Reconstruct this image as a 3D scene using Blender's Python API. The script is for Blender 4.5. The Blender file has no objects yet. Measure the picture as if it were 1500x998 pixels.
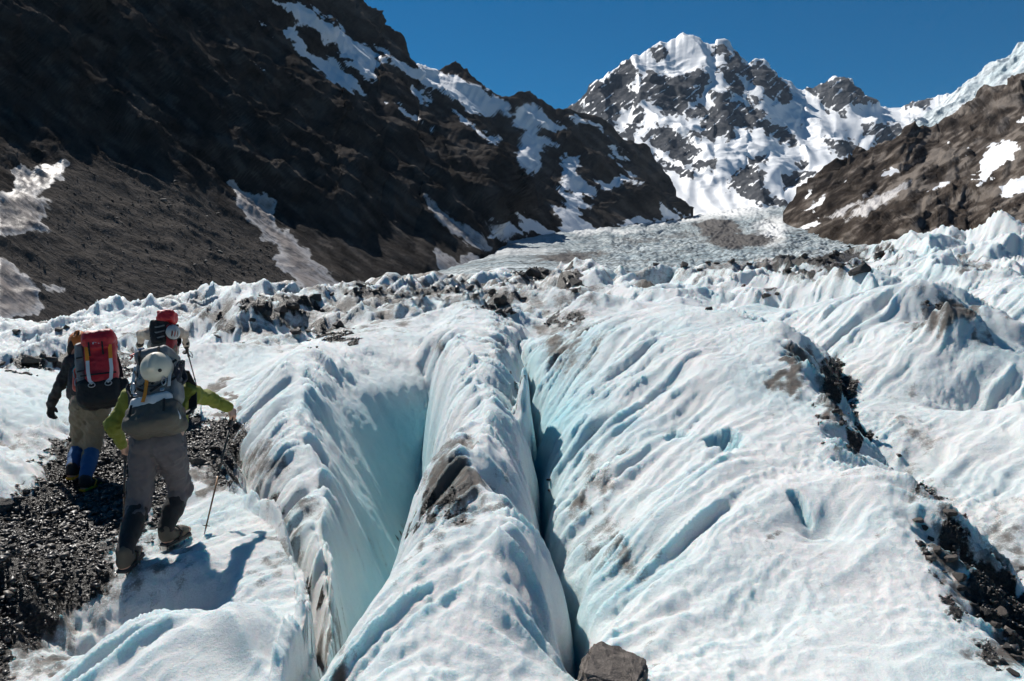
import bpy, bmesh, math, random
import numpy as np
R = math.radians
SC = bpy.context.scene
COL = SC.collection

# ------------------------------------------------------------------ camera, sky, sun, exposure
F = 1125.0                                   # focal length in photo pixels (1500 wide)
PITCH = math.atan(69.0 / F)
cam_d = bpy.data.cameras.new('camera'); cam = bpy.data.objects.new('camera', cam_d); COL.objects.link(cam)
cam_d.lens = 27.0; cam_d.sensor_width = 36.0; cam_d.clip_start = 0.05; cam_d.clip_end = 60000
cam.location = (0, 0, 0); cam.rotation_euler = (R(90) - PITCH, 0, 0)
SC.camera = cam

SUN_AZ, SUN_EL = R(-34), R(45)               # azimuth left of the view axis (+Y), elevation
wld = bpy.data.worlds.new('World'); SC.world = wld; wld.use_nodes = True
nt = wld.node_tree; nt.nodes.clear()
sky = nt.nodes.new('ShaderNodeTexSky'); sky.sky_type = 'NISHITA'; sky.sun_disc = False
sky.sun_elevation = SUN_EL; sky.sun_rotation = SUN_AZ; sky.altitude = 2200
sky.air_density = 1.0; sky.dust_density = 0.0; sky.ozone_density = 4.0
bg = nt.nodes.new('ShaderNodeBackground'); bg.inputs['Strength'].default_value = 0.047
wo = nt.nodes.new('ShaderNodeOutputWorld')
hs = nt.nodes.new('ShaderNodeHueSaturation'); hs.inputs['Saturation'].default_value = 1.65; hs.inputs['Hue'].default_value = 0.492; hs.inputs['Value'].default_value = 1.0
nt.links.new(sky.outputs[0], hs.inputs['Color']); nt.links.new(hs.outputs[0], bg.inputs[0]); nt.links.new(bg.outputs[0], wo.inputs[0])
sun_d = bpy.data.lights.new('sun', 'SUN'); sun = bpy.data.objects.new('sun', sun_d); COL.objects.link(sun)
sun_d.energy = 4.8; sun_d.angle = R(0.5); sun_d.color = (1.0, 0.955, 0.89)
sun.rotation_euler = (R(90) - SUN_EL, 0, 0)
from mathutils import Vector, Matrix
SUN_DIR = Vector((math.sin(SUN_AZ) * math.cos(SUN_EL), math.cos(SUN_AZ) * math.cos(SUN_EL), math.sin(SUN_EL)))
sun.rotation_euler = SUN_DIR.to_track_quat('Z', 'Y').to_euler()
sun.location = (-20, 20, 40)
vs = SC.view_settings; vs.view_transform = 'Standard'; vs.look = 'None'; vs.exposure = 0.43; vs.gamma = 1.0
SC.cycles.use_denoising = True; SC.cycles.max_bounces = 6; SC.cycles.diffuse_bounces = 4
SC.cycles.glossy_bounces = 2; SC.cycles.transmission_bounces = 2; SC.cycles.volume_bounces = 0
SC.cycles.use_adaptive_sampling = True; SC.cycles.adaptive_threshold = 0.02
SC.cycles.sample_clamp_indirect = 4.0
try:
    SC.cycles.denoiser = 'OPENIMAGEDENOISE'; SC.cycles.denoising_prefilter = 'ACCURATE'
except Exception: pass

# ------------------------------------------------------------------ numeric helpers
CP, SP = math.cos(PITCH), math.sin(PITCH)
def P(u, v, d):
    """world point seen at photo pixel (u, v), d metres ahead"""
    a = (np.asarray(u, float) - 750) / F; b = (499 - np.asarray(v, float)) / F
    yy = CP + b * SP; k = np.asarray(d, float) / yy
    return a * k, np.asarray(d, float) + 0 * a, (b * CP - SP) * k
def proj(x, y, z):
    fz = y * CP - z * SP; up = y * SP + z * CP
    fz = np.maximum(fz, 1e-3)
    return 750 + F * x / fz, 499 - F * up / fz
def sst(a, b, x):
    t = np.clip((x - a) / (b - a), 0, 1); return t * t * (3 - 2 * t)
def _h(ix, iy, iz, s):
    h = (ix.astype(np.int64) * 374761393 + iy.astype(np.int64) * 668265263 + iz.astype(np.int64) * 2147483647 + s * 1274126177) & 0xFFFFFFFF
    h = ((h ^ (h >> 13)) * 1274126177) & 0xFFFFFFFF
    h = (h ^ (h >> 16)) & 0xFFFFFFFF
    return h
def noise2(x, y, s=0):
    x0 = np.floor(x); y0 = np.floor(y); fx = x - x0; fy = y - y0
    ux = fx * fx * fx * (fx * (fx * 6 - 15) + 10); uy = fy * fy * fy * (fy * (fy * 6 - 15) + 10)
    x0 = x0.astype(np.int64); y0 = y0.astype(np.int64); zz = np.zeros_like(x0)
    r = 0
    for dx in (0, 1):
        for dy in (0, 1):
            a = _h(x0 + dx, y0 + dy, zz, s) * (2 * np.pi / 4294967296.0)
            g = np.cos(a) * (fx - dx) + np.sin(a) * (fy - dy)
            r = r + g * (ux if dx else 1 - ux) * (uy if dy else 1 - uy)
    return r * 1.5
def noise3(x, y, z, s=0):
    x0 = np.floor(x); y0 = np.floor(y); z0 = np.floor(z); fx = x - x0; fy = y - y0; fz = z - z0
    ux = fx * fx * (3 - 2 * fx); uy = fy * fy * (3 - 2 * fy); uz = fz * fz * (3 - 2 * fz)
    x0 = x0.astype(np.int64); y0 = y0.astype(np.int64); z0 = z0.astype(np.int64)
    r = 0
    for dx in (0, 1):
        for dy in (0, 1):
            for dz in (0, 1):
                h = _h(x0 + dx, y0 + dy, z0 + dz, s)
                gx = (h & 1023) / 511.5 - 1; gy = ((h >> 10) & 1023) / 511.5 - 1; gz = ((h >> 20) & 1023) / 511.5 - 1
                g = gx * (fx - dx) + gy * (fy - dy) + gz * (fz - dz)
                r = r + g * (ux if dx else 1 - ux) * (uy if dy else 1 - uy) * (uz if dz else 1 - uz)
    return r * 1.4
def inpoly(u, v, poly):
    """signed distance to polygon in pixels, negative inside"""
    p = np.asarray(poly, float); n = len(p); d = np.full(u.shape, 1e9); ins = np.zeros(u.shape, bool)
    for i in range(n):
        ax, ay = p[i]; bx, by = p[(i + 1) % n]; ex, ey = bx - ax, by - ay
        t = np.clip(((u - ax) * ex + (v - ay) * ey) / (ex * ex + ey * ey + 1e-9), 0, 1)
        d = np.minimum(d, (u - ax - t * ex) ** 2 + (v - ay - t * ey) ** 2)
        c = ((ay > v) != (by > v)) & (u < ex * (v - ay) / (ey if abs(ey) > 1e-9 else 1e-9) + ax)
        ins ^= c
    d = np.sqrt(d); return np.where(ins, -d, d)

# ------------------------------------------------------------------ mesh / material helpers
def grid_mesh(name, X, Y, Z, mat, attrs=None, smooth=True):
    nr, nc = X.shape
    co = np.empty((nr * nc, 3), np.float32); co[:, 0] = X.ravel(); co[:, 1] = Y.ravel(); co[:, 2] = Z.ravel()
    i = np.arange(nr * nc, dtype=np.int32).reshape(nr, nc)
    q = np.stack([i[:-1, :-1], i[:-1, 1:], i[1:, 1:], i[1:, :-1]], -1).reshape(-1, 4)
    me = bpy.data.meshes.new(name); nf = len(q)
    me.vertices.add(len(co)); me.vertices.foreach_set('co', co.ravel())
    me.loops.add(nf * 4); me.loops.foreach_set('vertex_index', q.ravel())
    me.polygons.add(nf); me.polygons.foreach_set('loop_start', np.arange(nf, dtype=np.int32) * 4)
    if smooth: me.polygons.foreach_set('use_smooth', np.ones(nf, bool))
    me.update()
    for k, a in (attrs or {}).items():
        at = me.attributes.new(k, 'FLOAT', 'POINT'); at.data.foreach_set('value', np.ascontiguousarray(a, np.float32).ravel())
    o = bpy.data.objects.new(name, me); COL.objects.link(o); me.materials.append(mat)
    return o
class NT:
    """tiny node-tree writer"""
    def __init__(s, name):
        s.m = bpy.data.materials.new(name); s.m.use_nodes = True; s.t = s.m.node_tree; s.t.nodes.clear()
        s.out = s.t.nodes.new('ShaderNodeOutputMaterial')
    def n(s, typ, inp=None, **kw):
        nd = s.t.nodes.new('ShaderNode' + typ)
        for k, v in kw.items(): setattr(nd, k, v)
        for k, v in (inp or {}).items():
            sock = nd.inputs[k]
            if isinstance(v, bpy.types.NodeSocket): s.t.links.new(v, sock)
            else: sock.default_value = v
        return nd
    def attr(s, nm): return s.n('Attribute', attribute_name=nm).outputs['Fac']
    def math(s, op, a, b=0.0, c=0.0, clamp=False):
        return s.n('Math', {0: a, 1: b, 2: c}, operation=op, use_clamp=clamp).outputs[0]
    def mix(s, f, a, b, bt='MIX'):
        nd = s.t.nodes.new('ShaderNodeMix'); nd.data_type = 'RGBA'; nd.blend_type = bt
        for sock, v in ((nd.inputs[0], f), (nd.inputs[6], a), (nd.inputs[7], b)):
            if isinstance(v, bpy.types.NodeSocket): s.t.links.new(v, sock)
            else: sock.default_value = (*v, 1) if isinstance(v, tuple) and len(v) == 3 else v
        return nd.outputs[2]
    def noise(s, scale, detail=4, rough=0.55, vec=None, dim='3D'):
        i = {'Scale': scale, 'Detail': detail, 'Roughness': rough}
        if vec is not None: i['Vector'] = vec
        return s.n('TexNoise', i, noise_dimensions=dim).outputs['Fac']
    def ramp(s, f, lo, hi):
        return s.n('MapRange', {0: f, 1: lo, 2: hi, 3: 0.0, 4: 1.0}, interpolation_type='SMOOTHSTEP').outputs[0]
    def bump(s, h, strength=0.5, dist=0.02, nrm=None):
        i = {'Height': h, 'Strength': strength, 'Distance': dist}
        if nrm is not None: i['Normal'] = nrm
        return s.n('Bump', i).outputs[0]
    def bsdf(s, **inp):
        b = s.n('BsdfPrincipled')
        for k, v in inp.items():
            sock = b.inputs[k.replace('_', ' ')]
            if isinstance(v, bpy.types.NodeSocket): s.t.links.new(v, sock)
            else: sock.default_value = (*v, 1) if isinstance(v, tuple) and len(v) == 3 and sock.type == 'RGBA' else v
        s.t.links.new(b.outputs[0], s.out.inputs[0]); return b
    def pos(s): return s.n('NewGeometry').outputs['Position']
    def vmul(s, v, k): return s.n('VectorMath', {0: v, 1: k}, operation='MULTIPLY').outputs[0]
def tag(o, label=None, cat=None, group=None, kind=None):
    for k, v in (('label', label), ('category', cat), ('group', group), ('kind', kind)):
        if v: o[k] = v
    return o

# ------------------------------------------------------------------ materials of the land
def mat_ice():
    t = NT('glacier_ice'); g = t.attr('gravel'); dt = t.attr('dirt'); bl = t.attr('blue'); p = t.pos()
    n1 = t.noise(1.3, 3, 0.6, p); n2 = t.noise(9, 5, 0.65, p); n3 = t.noise(60, 4, 0.7, p); n4 = t.noise(260, 2, 0.6, p)
    crust = t.mix(t.ramp(n1, 0.35, 0.7), (0.775, 0.84, 0.85), (0.87, 0.868, 0.86))
    crust = t.mix(t.math('MULTIPLY', t.ramp(n2, 0.55, 0.75), 0.25), crust, (0.66, 0.76, 0.80))
    blue = t.mix(t.ramp(n1, 0.3, 0.7), (0.36, 0.66, 0.74), (0.52, 0.76, 0.81))
    c = t.mix(bl, crust, blue)
    c = t.mix(t.math('MULTIPLY', t.ramp(n4, 0.42, 0.62), 0.16), c, (0.50, 0.58, 0.62))
    c = t.mix(t.math('MULTIPLY', t.ramp(t.noise(110, 2, 0.7, p), 0.47, 0.62), 0.22), c, (0.52, 0.60, 0.64))
    # grey grit lying in the surface
    dm = t.math('ADD', t.math('MULTIPLY', dt, 1.35), t.math('MULTIPLY', t.math('SUBTRACT', n2, 0.5), 0.9))
    dm = t.ramp(dm, 0.34, 1.15)
    spk = t.ramp(t.math('ADD', t.math('ADD', t.math('MULTIPLY', n3, 0.9), t.math('MULTIPLY', t.noise(150, 2, .6, p), 0.5)), t.math('MULTIPLY', dm, 0.42)), 0.80, 0.94)
    dirtc = t.mix(n1, (0.115, 0.102, 0.094), (0.19, 0.165, 0.142))
    c = t.mix(t.math('MULTIPLY', dm, 0.24), c, (0.40, 0.375, 0.35))
    c = t.mix(t.math('MULTIPLY', spk, dm), c, dirtc)
    gm = t.ramp(t.math('ADD', g, t.math('MULTIPLY', t.math('SUBTRACT', n3, 0.5), 0.7)), 0.40, 0.60)
    vor = t.n('TexVoronoi', {'Vector': p, 'Scale': 34.0, 'Randomness': 1.0})
    stone = t.mix(vor.outputs['Color'], (0.024, 0.023, 0.022), (0.085, 0.077, 0.070))
    stone = t.mix(t.ramp(n4, 0.5, 0.75), stone, (0.11, 0.10, 0.095))
    c = t.mix(gm, c, stone)
    rough = t.mix(gm, (0.42, 0.42, 0.42), (0.38, 0.38, 0.38))
    hgt = t.math('ADD', t.math('MULTIPLY', n3, 0.7), t.math('MULTIPLY', n4, 0.45))
    hgt = t.math('ADD', hgt, t.math('MULTIPLY', n2, 1.4))
    b1 = t.bump(hgt, 0.9, 0.04)
    b2 = t.bump(t.math('MULTIPLY', vor.outputs['Distance'], gm), 0.9, 0.03, b1)
    ssw = t.math('MULTIPLY', t.math('SUBTRACT', 1.0, gm), 0.0)
    b = t.bsdf(Base_Color=c, Roughness=rough, Normal=b2, IOR=1.31, Specular_IOR_Level=0.4, Subsurface_Weight=t.math('MULTIPLY', t.math('SUBTRACT', 1.0, gm), 0.68), Subsurface_Scale=0.085)
    b.inputs['Subsurface Radius'].default_value = (0.35, 0.8, 1.0)
    return t.m
MICE = mat_ice()

# ------------------------------------------------------------------ near glacier: lofted ridges and crevasses
# every line runs away from the camera; nodes are (u, v, d [, n_left, n_right]) in photo pixels and metres
LINES = [
 # far left shoulder
 ('C', [(-700, 900, 3), (-560, 760, 5), (-300, 640, 7), (-160, 580, 9), (-60, 552, 11), (30, 535, 13), (95, 532, 16), (140, 520, 20)]),
 # dark moraine gully the party walks in
 ('V', [(-330, 1150, 3, 1.5, 1.6), (-60, 1010, 4.2, 1.5, 1.6), (50, 880, 5.3, 1.5, 1.6), (85, 800, 6.2, 1.4, 1.5), (140, 728, 7.6, 1.4, 1.4),
        (225, 668, 9, 1.5, 1.5), (262, 640, 10.2, 1.5, 1.5), (300, 590, 12, 1.5, 1.5), (330, 530, 15, 1.5, 1.5), (350, 500, 20, 1.5, 1.5)]),
 # hump on which the leading walker stands
 ('C', [(385, 1230, 2.4), (428, 1055, 3.2), (458, 928, 4.15), (440, 850, 4.85), (415, 785, 5.6), (365, 722, 6.6), (300, 690, 7.3), (290, 668, 8.2), (300, 645, 9.4), (310, 620, 10.5), (340, 570, 12.5), (370, 510, 16), (380, 495, 20)]),
 # slot behind it
 ('V', [(400, 1490, 2.0, 2, 2), (440, 1170, 2.9, 2, 2), (452, 1018, 3.9, 2.2, 2), (466, 972, 4.9, 2.6, 2.0), (432, 870, 6.2, 2.5, 2.2), (385, 770, 7.4, 2.2, 2.0), (345, 690, 8.6, 1.8, 1.8), (330, 640, 9.8, 1.6, 1.8), (345, 590, 11.5, 1.5, 1.6), (390, 530, 14, 1.5, 1.5), (420, 500, 20, 1.5, 1.5)]),
 # big fluted ridge
 ('C', [(410, 1490, 2.0), (448, 1172, 2.9), (461, 1020, 4.0), (480, 935, 5.0), (488, 845, 5.7), (485, 775, 6.4), (462, 685, 7.8), (432, 600, 9.2), (432, 528, 11), (470, 500, 12.6), (520, 478, 14.5), (560, 462, 17), (590, 452, 20)]),
 # blue crevasse
 ('V', [(420, 1510, 2.0, 2, 2.4), (457, 1190, 2.9, 2, 2.6), (471, 1050, 4.0, 2, 3), (502, 1060, 5.1, 1.6, 3.0), (578, 1020, 6.4, 1.35, 3.2), (602, 950, 7.8, 1.25, 3.4), (614, 870, 9.0, 1.25, 3.6), (622, 780, 10.3, 1.35, 3.6), (622, 650, 11.4, 1.8, 4), (612, 515, 12.6, 1.8, 2.5), (630, 480, 14.5, 1.5, 1.5), (650, 455, 20, 1.5, 1.5)]),
 # central ridge
 ('C', [(560, 1300, 2.0), (600, 1100, 2.6), (640, 985, 3.3), (690, 860, 3.9), (735, 747, 4.6), (700, 742, 5.2), (700, 690, 5.9), (705, 640, 6.8), (700, 580, 8.2), (688, 528, 9.8), (680, 490, 11.6), (690, 462, 14), (700, 445, 17), (705, 435, 20)]),
 # slot with the wedged boulder
 ('V', [(930, 1250, 2.2, 3, 2), (905, 1050, 2.9, 3, 2), (880, 1005, 3.5, 2.2, 2.0), (864, 985, 4.1, 2.3, 2.3), (856, 915, 4.9, 2.3, 2.8), (825, 815, 6.0, 2.3, 3.0), (795, 745, 7.2, 2.4, 3.0), (790, 700, 8.4, 2.4, 3.0), (785, 645, 9.8, 2.4, 3.0), (775, 590, 11, 2.6, 2.8), (768, 525, 13, 2.6, 2.6), (765, 470, 16, 2, 2), (765, 450, 20, 1.5, 1.5)]),
 # broad right-hand ridge
 ('C', [(1800, 1330, 2.0), (1640, 1130, 2.6), (1492, 992, 3.3), (1405, 880, 4.1), (1330, 775, 4.8), (1268, 708, 5.4), (1232, 690, 6.0), (1205, 622, 6.9), (1185, 575, 7.6), (1148, 494, 8.8), (1080, 470, 10.2), (1010, 447, 12), (970, 438, 15), (940, 430, 20)]),
 # gravel gully
 ('V', [(2000, 1330, 2.2, 1.6, 1.5), (1760, 1130, 3.0, 1.6, 1.5), (1560, 1000, 3.9, 1.6, 1.5), (1482, 893, 4.6, 1.25, 1.2), (1410, 806, 5.4, 1.25, 1.2), (1338, 736, 6.3, 1.25, 1.2), (1268, 680, 7.2, 1.3, 1.25), (1240, 608, 8.3, 1.3, 1.3), (1218, 552, 9.5, 1.4, 1.4), (1180, 505, 11.2, 1.6, 1.6), (1100, 465, 13.5, 1.6, 1.6), (1040, 445, 16, 1.5, 1.6), (980, 432, 20, 1.5, 1.5)]),
 # right-hand mass
 ('C', [(2400, 1100, 2.8), (2150, 930, 4.0), (1860, 760, 5.2), (1700, 640, 6.4), (1560, 560, 8.0), (1420, 490, 9.6), (1345, 432, 11.5), (1300, 415, 13), (1240, 405, 16), (1180, 410, 20)]),
 ('V', [(2900, 1150, 2.8, 1.5, 1.5), (2500, 950, 4.2, 1.5, 1.5), (2100, 770, 5.6, 1.5, 1.5), (1850, 650, 7.0, 1.5, 1.5), (1640, 560, 8.8, 1.5, 1.5), (1475, 475, 11, 1.5, 1.5), (1400, 438, 13, 1.5, 1.6), (1330, 415, 16, 1.5, 1.5), (1300, 405, 20, 1.5, 1.5)]),
 ('C', [(3400, 1100, 2.8), (2900, 900, 4.2), (2400, 680, 6), (2000, 560, 8.0), (1720, 470, 10), (1560, 415, 12), (1470, 385, 14), (1400, 372, 17), (1360, 370, 20)]),
]
YT = np.exp(np.linspace(np.log(1.0), np.log(24.0), 700))
def _tab(nodes, k):
    ys = np.array([n[2] for n in nodes], float)
    if k == 'x': vals = np.array([P(*n[:3])[0] for n in nodes])
    elif k == 'z': vals = np.array([P(*n[:3])[2] for n in nodes])
    else: vals = np.array([n[k] for n in nodes], float)
    r = np.interp(np.log(YT), np.log(ys), vals)
    w = np.exp(-np.linspace(-2, 2, 37) ** 2); w /= w.sum()
    return np.convolve(np.pad(r, 18, 'edge'), w, 'valid')
LT = []
for kind, nodes in LINES:
    LT.append((kind, _tab(nodes, 'x'), _tab(nodes, 'z'), _tab(nodes, 3) if kind == 'V' else None, _tab(nodes, 4) if kind == 'V' else None))
FU = np.array([-600, -300, 0, 200, 400, 600, 750, 900, 1050, 1200, 1350, 1500, 1800, 2300], float)
FD = np.array([14, 20, 30, 45, 70, 100, 150], float)
FV = np.array([
 [575, 560, 538, 512, 497, 465, 462, 448, 445, 440, 428, 420, 420, 420],
 [545, 535, 515, 490, 470, 452, 448, 436, 432, 420, 405, 392, 390, 390],
 [525, 515, 500, 472, 450, 434, 430, 422, 418, 402, 385, 366, 362, 362],
 [518, 510, 494, 466, 442, 426, 420, 414, 407, 394, 374, 356, 352, 352],
 [518, 510, 494, 466, 440, 420, 412, 405, 396, 382, 366, 354, 350, 350],
 [530, 522, 506, 476, 446, 422, 411, 401, 391, 378, 366, 356, 352, 352],
 [556, 550, 535, 504, 466, 428, 414, 402, 392, 378, 368, 360, 356, 356]], float)
def far_v(u, d):
    ld = np.log(d); L = np.log(FD)
    i = np.clip(np.searchsorted(FU, u) - 1, 0, len(FU) - 2); j = np.clip(np.searchsorted(L, ld) - 1, 0, len(L) - 2)
    s = np.clip((u - FU[i]) / (FU[i + 1] - FU[i]), 0, 1); t = np.clip((ld - L[j]) / (L[j + 1] - L[j]), 0, 1)
    s = s * s * (3 - 2 * s)
    return FV[j, i] * (1 - s) * (1 - t) + FV[j, i + 1] * s * (1 - t) + FV[j + 1, i] * (1 - s) * t + FV[j + 1, i + 1] * s * t
TR = {7: (1.1, .065, 3.2, 13.0), 3: (.75, .08, 4.2, 7.5)}      # narrow cracks along the valley lines: depth, half width, from, to
TRN = {k: (.65 + .7 * noise2(YT * 1.3, YT * 0 + k, 29), .05 * noise2(YT * 2.3, YT * 0, 23), (t_[1] * (.8 + .9 * noise2(YT * 1.7, YT * 0 + 4, 24))).clip(.02)) for k, t_ in TR.items()}
def loft(x, y):
    """lofted base height, relative position in the valley (0 floor .. 1 crest), drop below the local crest, line index"""
    yi = np.clip(np.log(np.maximum(y, 1.0)) / np.log(24.0) * 699, 0, 698.999); i0 = yi.astype(int); fr = yi - i0
    def L(t): return t[i0] * (1 - fr) + t[i0 + 1] * fr
    z = np.full(x.shape, np.nan); rel = np.ones(x.shape); drop = np.zeros(x.shape); idx = np.full(x.shape, -1)
    X = [L(l[1]) for l in LT]; Z = [L(l[2]) for l in LT]
    m = x < X[0]; z = np.where(m, Z[0] + (x - X[0]) * 0.12, z)
    m = x >= X[-1]; z = np.where(m, Z[-1] - (x - X[-1]) * 0.10, z)
    for k in range(len(LT) - 1):
        m = (x >= X[k]) & (x < X[k + 1])
        if not m.any(): continue
        w = np.maximum(X[k + 1] - X[k], 1e-3); t = np.clip((x - X[k]) / w, 0, 1)
        if LT[k][0] == 'V':   # valley on the left of the interval
            n = L(LT[k][4]); zv, zc = Z[k], Z[k + 1]; tt = t; vi = k
        else:
            n = L(LT[k + 1][3]); zv, zc = Z[k + 1], Z[k]; tt = 1 - t; vi = k + 1
        p = 1 - (1 - tt) ** n
        p = np.where(n < 2, p * 0.75 + 0.25 * (tt * tt * (3 - 2 * tt)), p * 0.80 + 0.20 * tt)
        zz = zv + (zc - zv) * p
        if vi in TR: zz = zz - TR[vi][0] * L(TRN[vi][0]) * np.exp(-np.abs(x - X[vi] + L(TRN[vi][1])) / L(TRN[vi][2])) * sst(TR[vi][2], TR[vi][2] + .6, y) * (1 - sst(TR[vi][3], TR[vi][3] + 2, y))
        z = np.where(m, zz, z); rel = np.where(m, tt, rel); drop = np.where(m, (zc - zv) * (1 - p), drop); idx = np.where(m, vi, idx)
    return z, rel, drop, idx
# local bumps and dents: (u, v, d, half-width x, half-width y, height)
BUMPS = [
 (285, 975, 3.75, 0.50, 0.42, 0.30), (215, 905, 4.75, 0.60, 0.26, -0.42), (200, 850, 5.3, .5, .22, .10), (-10, 850, 5.0, 0.45, 0.7, 0.35),
 (650, 715, 5.15, 0.22, 0.22, -0.12), (590, 470, 15.5, 1.0, 1.6, 0.30), (685, 455, 15, 0.8, 1.4, 0.18),
 (1100, 640, 6.2, 0.5, 0.35, 0.08), (1440, 545, 8.3, 0.7, 0.5, -0.42), (1395, 500, 9.6, 0.35, 0.35, 0.36), (1460, 490, 9.8, 0.35, 0.5, 0.30),
 (1340, 455, 11.6, 0.8, 0.5, 0.22), (1385, 470, 10.8, 0.7, 0.3, -0.25), (1220, 760, 5.0, 0.28, 0.2, -0.10), (905, 560, 8.4, 0.45, 0.3, -0.14),
 (1480, 345, 26, 3.0, 4.0, 1.1), (1370, 372, 24, 1.6, 3, 0.7), (1270, 400, 20, 1.6, 1.2, 0.5), (740, 392, 50, 3.0, 3.0, 0.8), (820, 400, 42, 3.0, 2.5, 0.8),
 (600, 405, 55, 5, 4, 1.0), (360, 425, 40, 4, 3, 0.7), (310, 430, 36, 3, 2, .5), (60, 470, 30, 6, 2, .3), (250, 470, 22, 3, 1.5, .3), (355, 495, 17, 1.2, 1.2, .4), (290, 525, 14.5, 1.6, .9, .35), (500, 455, 24, 2.2, 2.0, .5), (390, 465, 22, 1.8, 1.5, .5),
]
BW = [(*[float(q) for q in P(u, v, d)], rx, ry, h) for (u, v, d, rx, ry, h) in BUMPS]
HOLES = [(1062, 622, 6.75, 0.18, 0.24, 0.15), (990, 592, 7.25, 0.12, 0.18, 0.11), (1172, 745, 5.25, 0.07, 0.16, 0.10)]
HW = [(*[float(q) for q in P(u, v, d)], rx, ry, h) for (u, v, d, rx, ry, h) in HOLES]
FINX, FINY, _ = [float(q) for q in P(768, 590, 9.0)]
# crests of the farther ice ridges (u, v, d): steep side toward the viewer
CRESTS = [
 [(1345, 425, 13.5), (1270, 398, 15), (1190, 415, 16), (1110, 424, 17), (1050, 440, 18)],
 [(1330, 385, 22), (1240, 392, 22), (1170, 400, 22), (1090, 402, 23), (1020, 412, 24), (985, 430, 24)],
 [(1010, 392, 32), (950, 395, 31), (905, 410, 30), (870, 425, 29)], [(1160, 374, 38), (1090, 381, 37), (1030, 387, 37)],
 [(935, 415, 25), (890, 430, 24), (850, 445, 23)], [(690, 440, 20), (650, 436, 21), (600, 444, 20), (555, 462, 18)],
 [(760, 418, 30), (700, 414, 32), (640, 420, 32)], [(860, 396, 48), (800, 399, 46), (740, 403, 45)],
 [(420, 412, 60), (350, 418, 55), (280, 429, 50), (220, 442, 45)], [(330, 448, 30), (260, 455, 30), (190, 462, 30), (120, 470, 30)],
 [(372, 498, 16), (320, 505, 16.5), (270, 514, 17)], [(120, 500, 22), (60, 505, 22), (-20, 508, 22)], [(490, 428, 38), (430, 438, 36), (380, 448, 34)],
 [(560, 412, 55), (620, 400, 60), (690, 402, 60)], [(1540, 328, 28), (1490, 334, 28), (1440, 352, 27), (1400, 375, 26)], [(1430, 352, 40), (1340, 350, 42), (1250, 360, 44)],
 [(1520, 420, 13), (1450, 412, 14), (1390, 382, 17), (1350, 372, 20)], [(470, 470, 22), (430, 476, 21), (390, 486, 20)], [(200, 478, 24), (150, 484, 24), (90, 490, 24)]]
CW = [np.array([[float(q) for q in P(*n)] for n in c]) for c in CRESTS]
def crests(x, y, z):
    for c in CW:
        lo, hi = c.min(0), c.max(0); mg = 0.16 * hi[1]
        k = (x > lo[0] - mg) & (x < hi[0] + mg) & (y > lo[1] - mg) & (y < hi[1] + mg)
        if not k.any(): continue
        X, Y = x[k], y[k]; X = X + .5 * noise2(X * .5, Y * .4, 25); Y = Y + .7 * noise2(X * .45, Y * .4, 26)
        best = np.full(X.shape, 1e9); zt = np.zeros(X.shape); sd = np.zeros(X.shape); en = np.zeros(X.shape)
        n = len(c) - 1
        for i in range(n):
            a, b = c[i], c[i + 1]; ex, ey = b[0] - a[0], b[1] - a[1]; l2 = ex * ex + ey * ey
            tr = ((X - a[0]) * ex + (Y - a[1]) * ey) / l2; t = np.clip(tr, 0, 1); dx, dy = X - a[0] - t * ex, Y - a[1] - t * ey; d = np.hypot(dx, dy); m = d < best
            best = np.where(m, d, best); zt = np.where(m, a[2] + (b[2] - a[2]) * t, zt)
            nx, ny = -ey, ex
            if ny > 0: nx, ny = -nx, -ny                      # toward the viewer
            sd = np.where(m, (dx * nx + dy * ny), sd)
        slope = np.where(sd > 0, 1.35, 0.55)
        r0 = .12 + .006 * hi[1]
        f = zt - slope * (np.sqrt(best ** 2 + r0 ** 2) - r0) + .22 * noise2(X * .9, Y * .9, 27) + .10 * noise2(X * 2.3, Y * 2.3, 28)
        zz = z[k]; kk = .16; h = np.clip(.5 + .5 * (f - zz) / kk, 0, 1)
        z[k] = zz * (1 - h) + f * h + kk * h * (1 - h)
    return z
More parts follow.
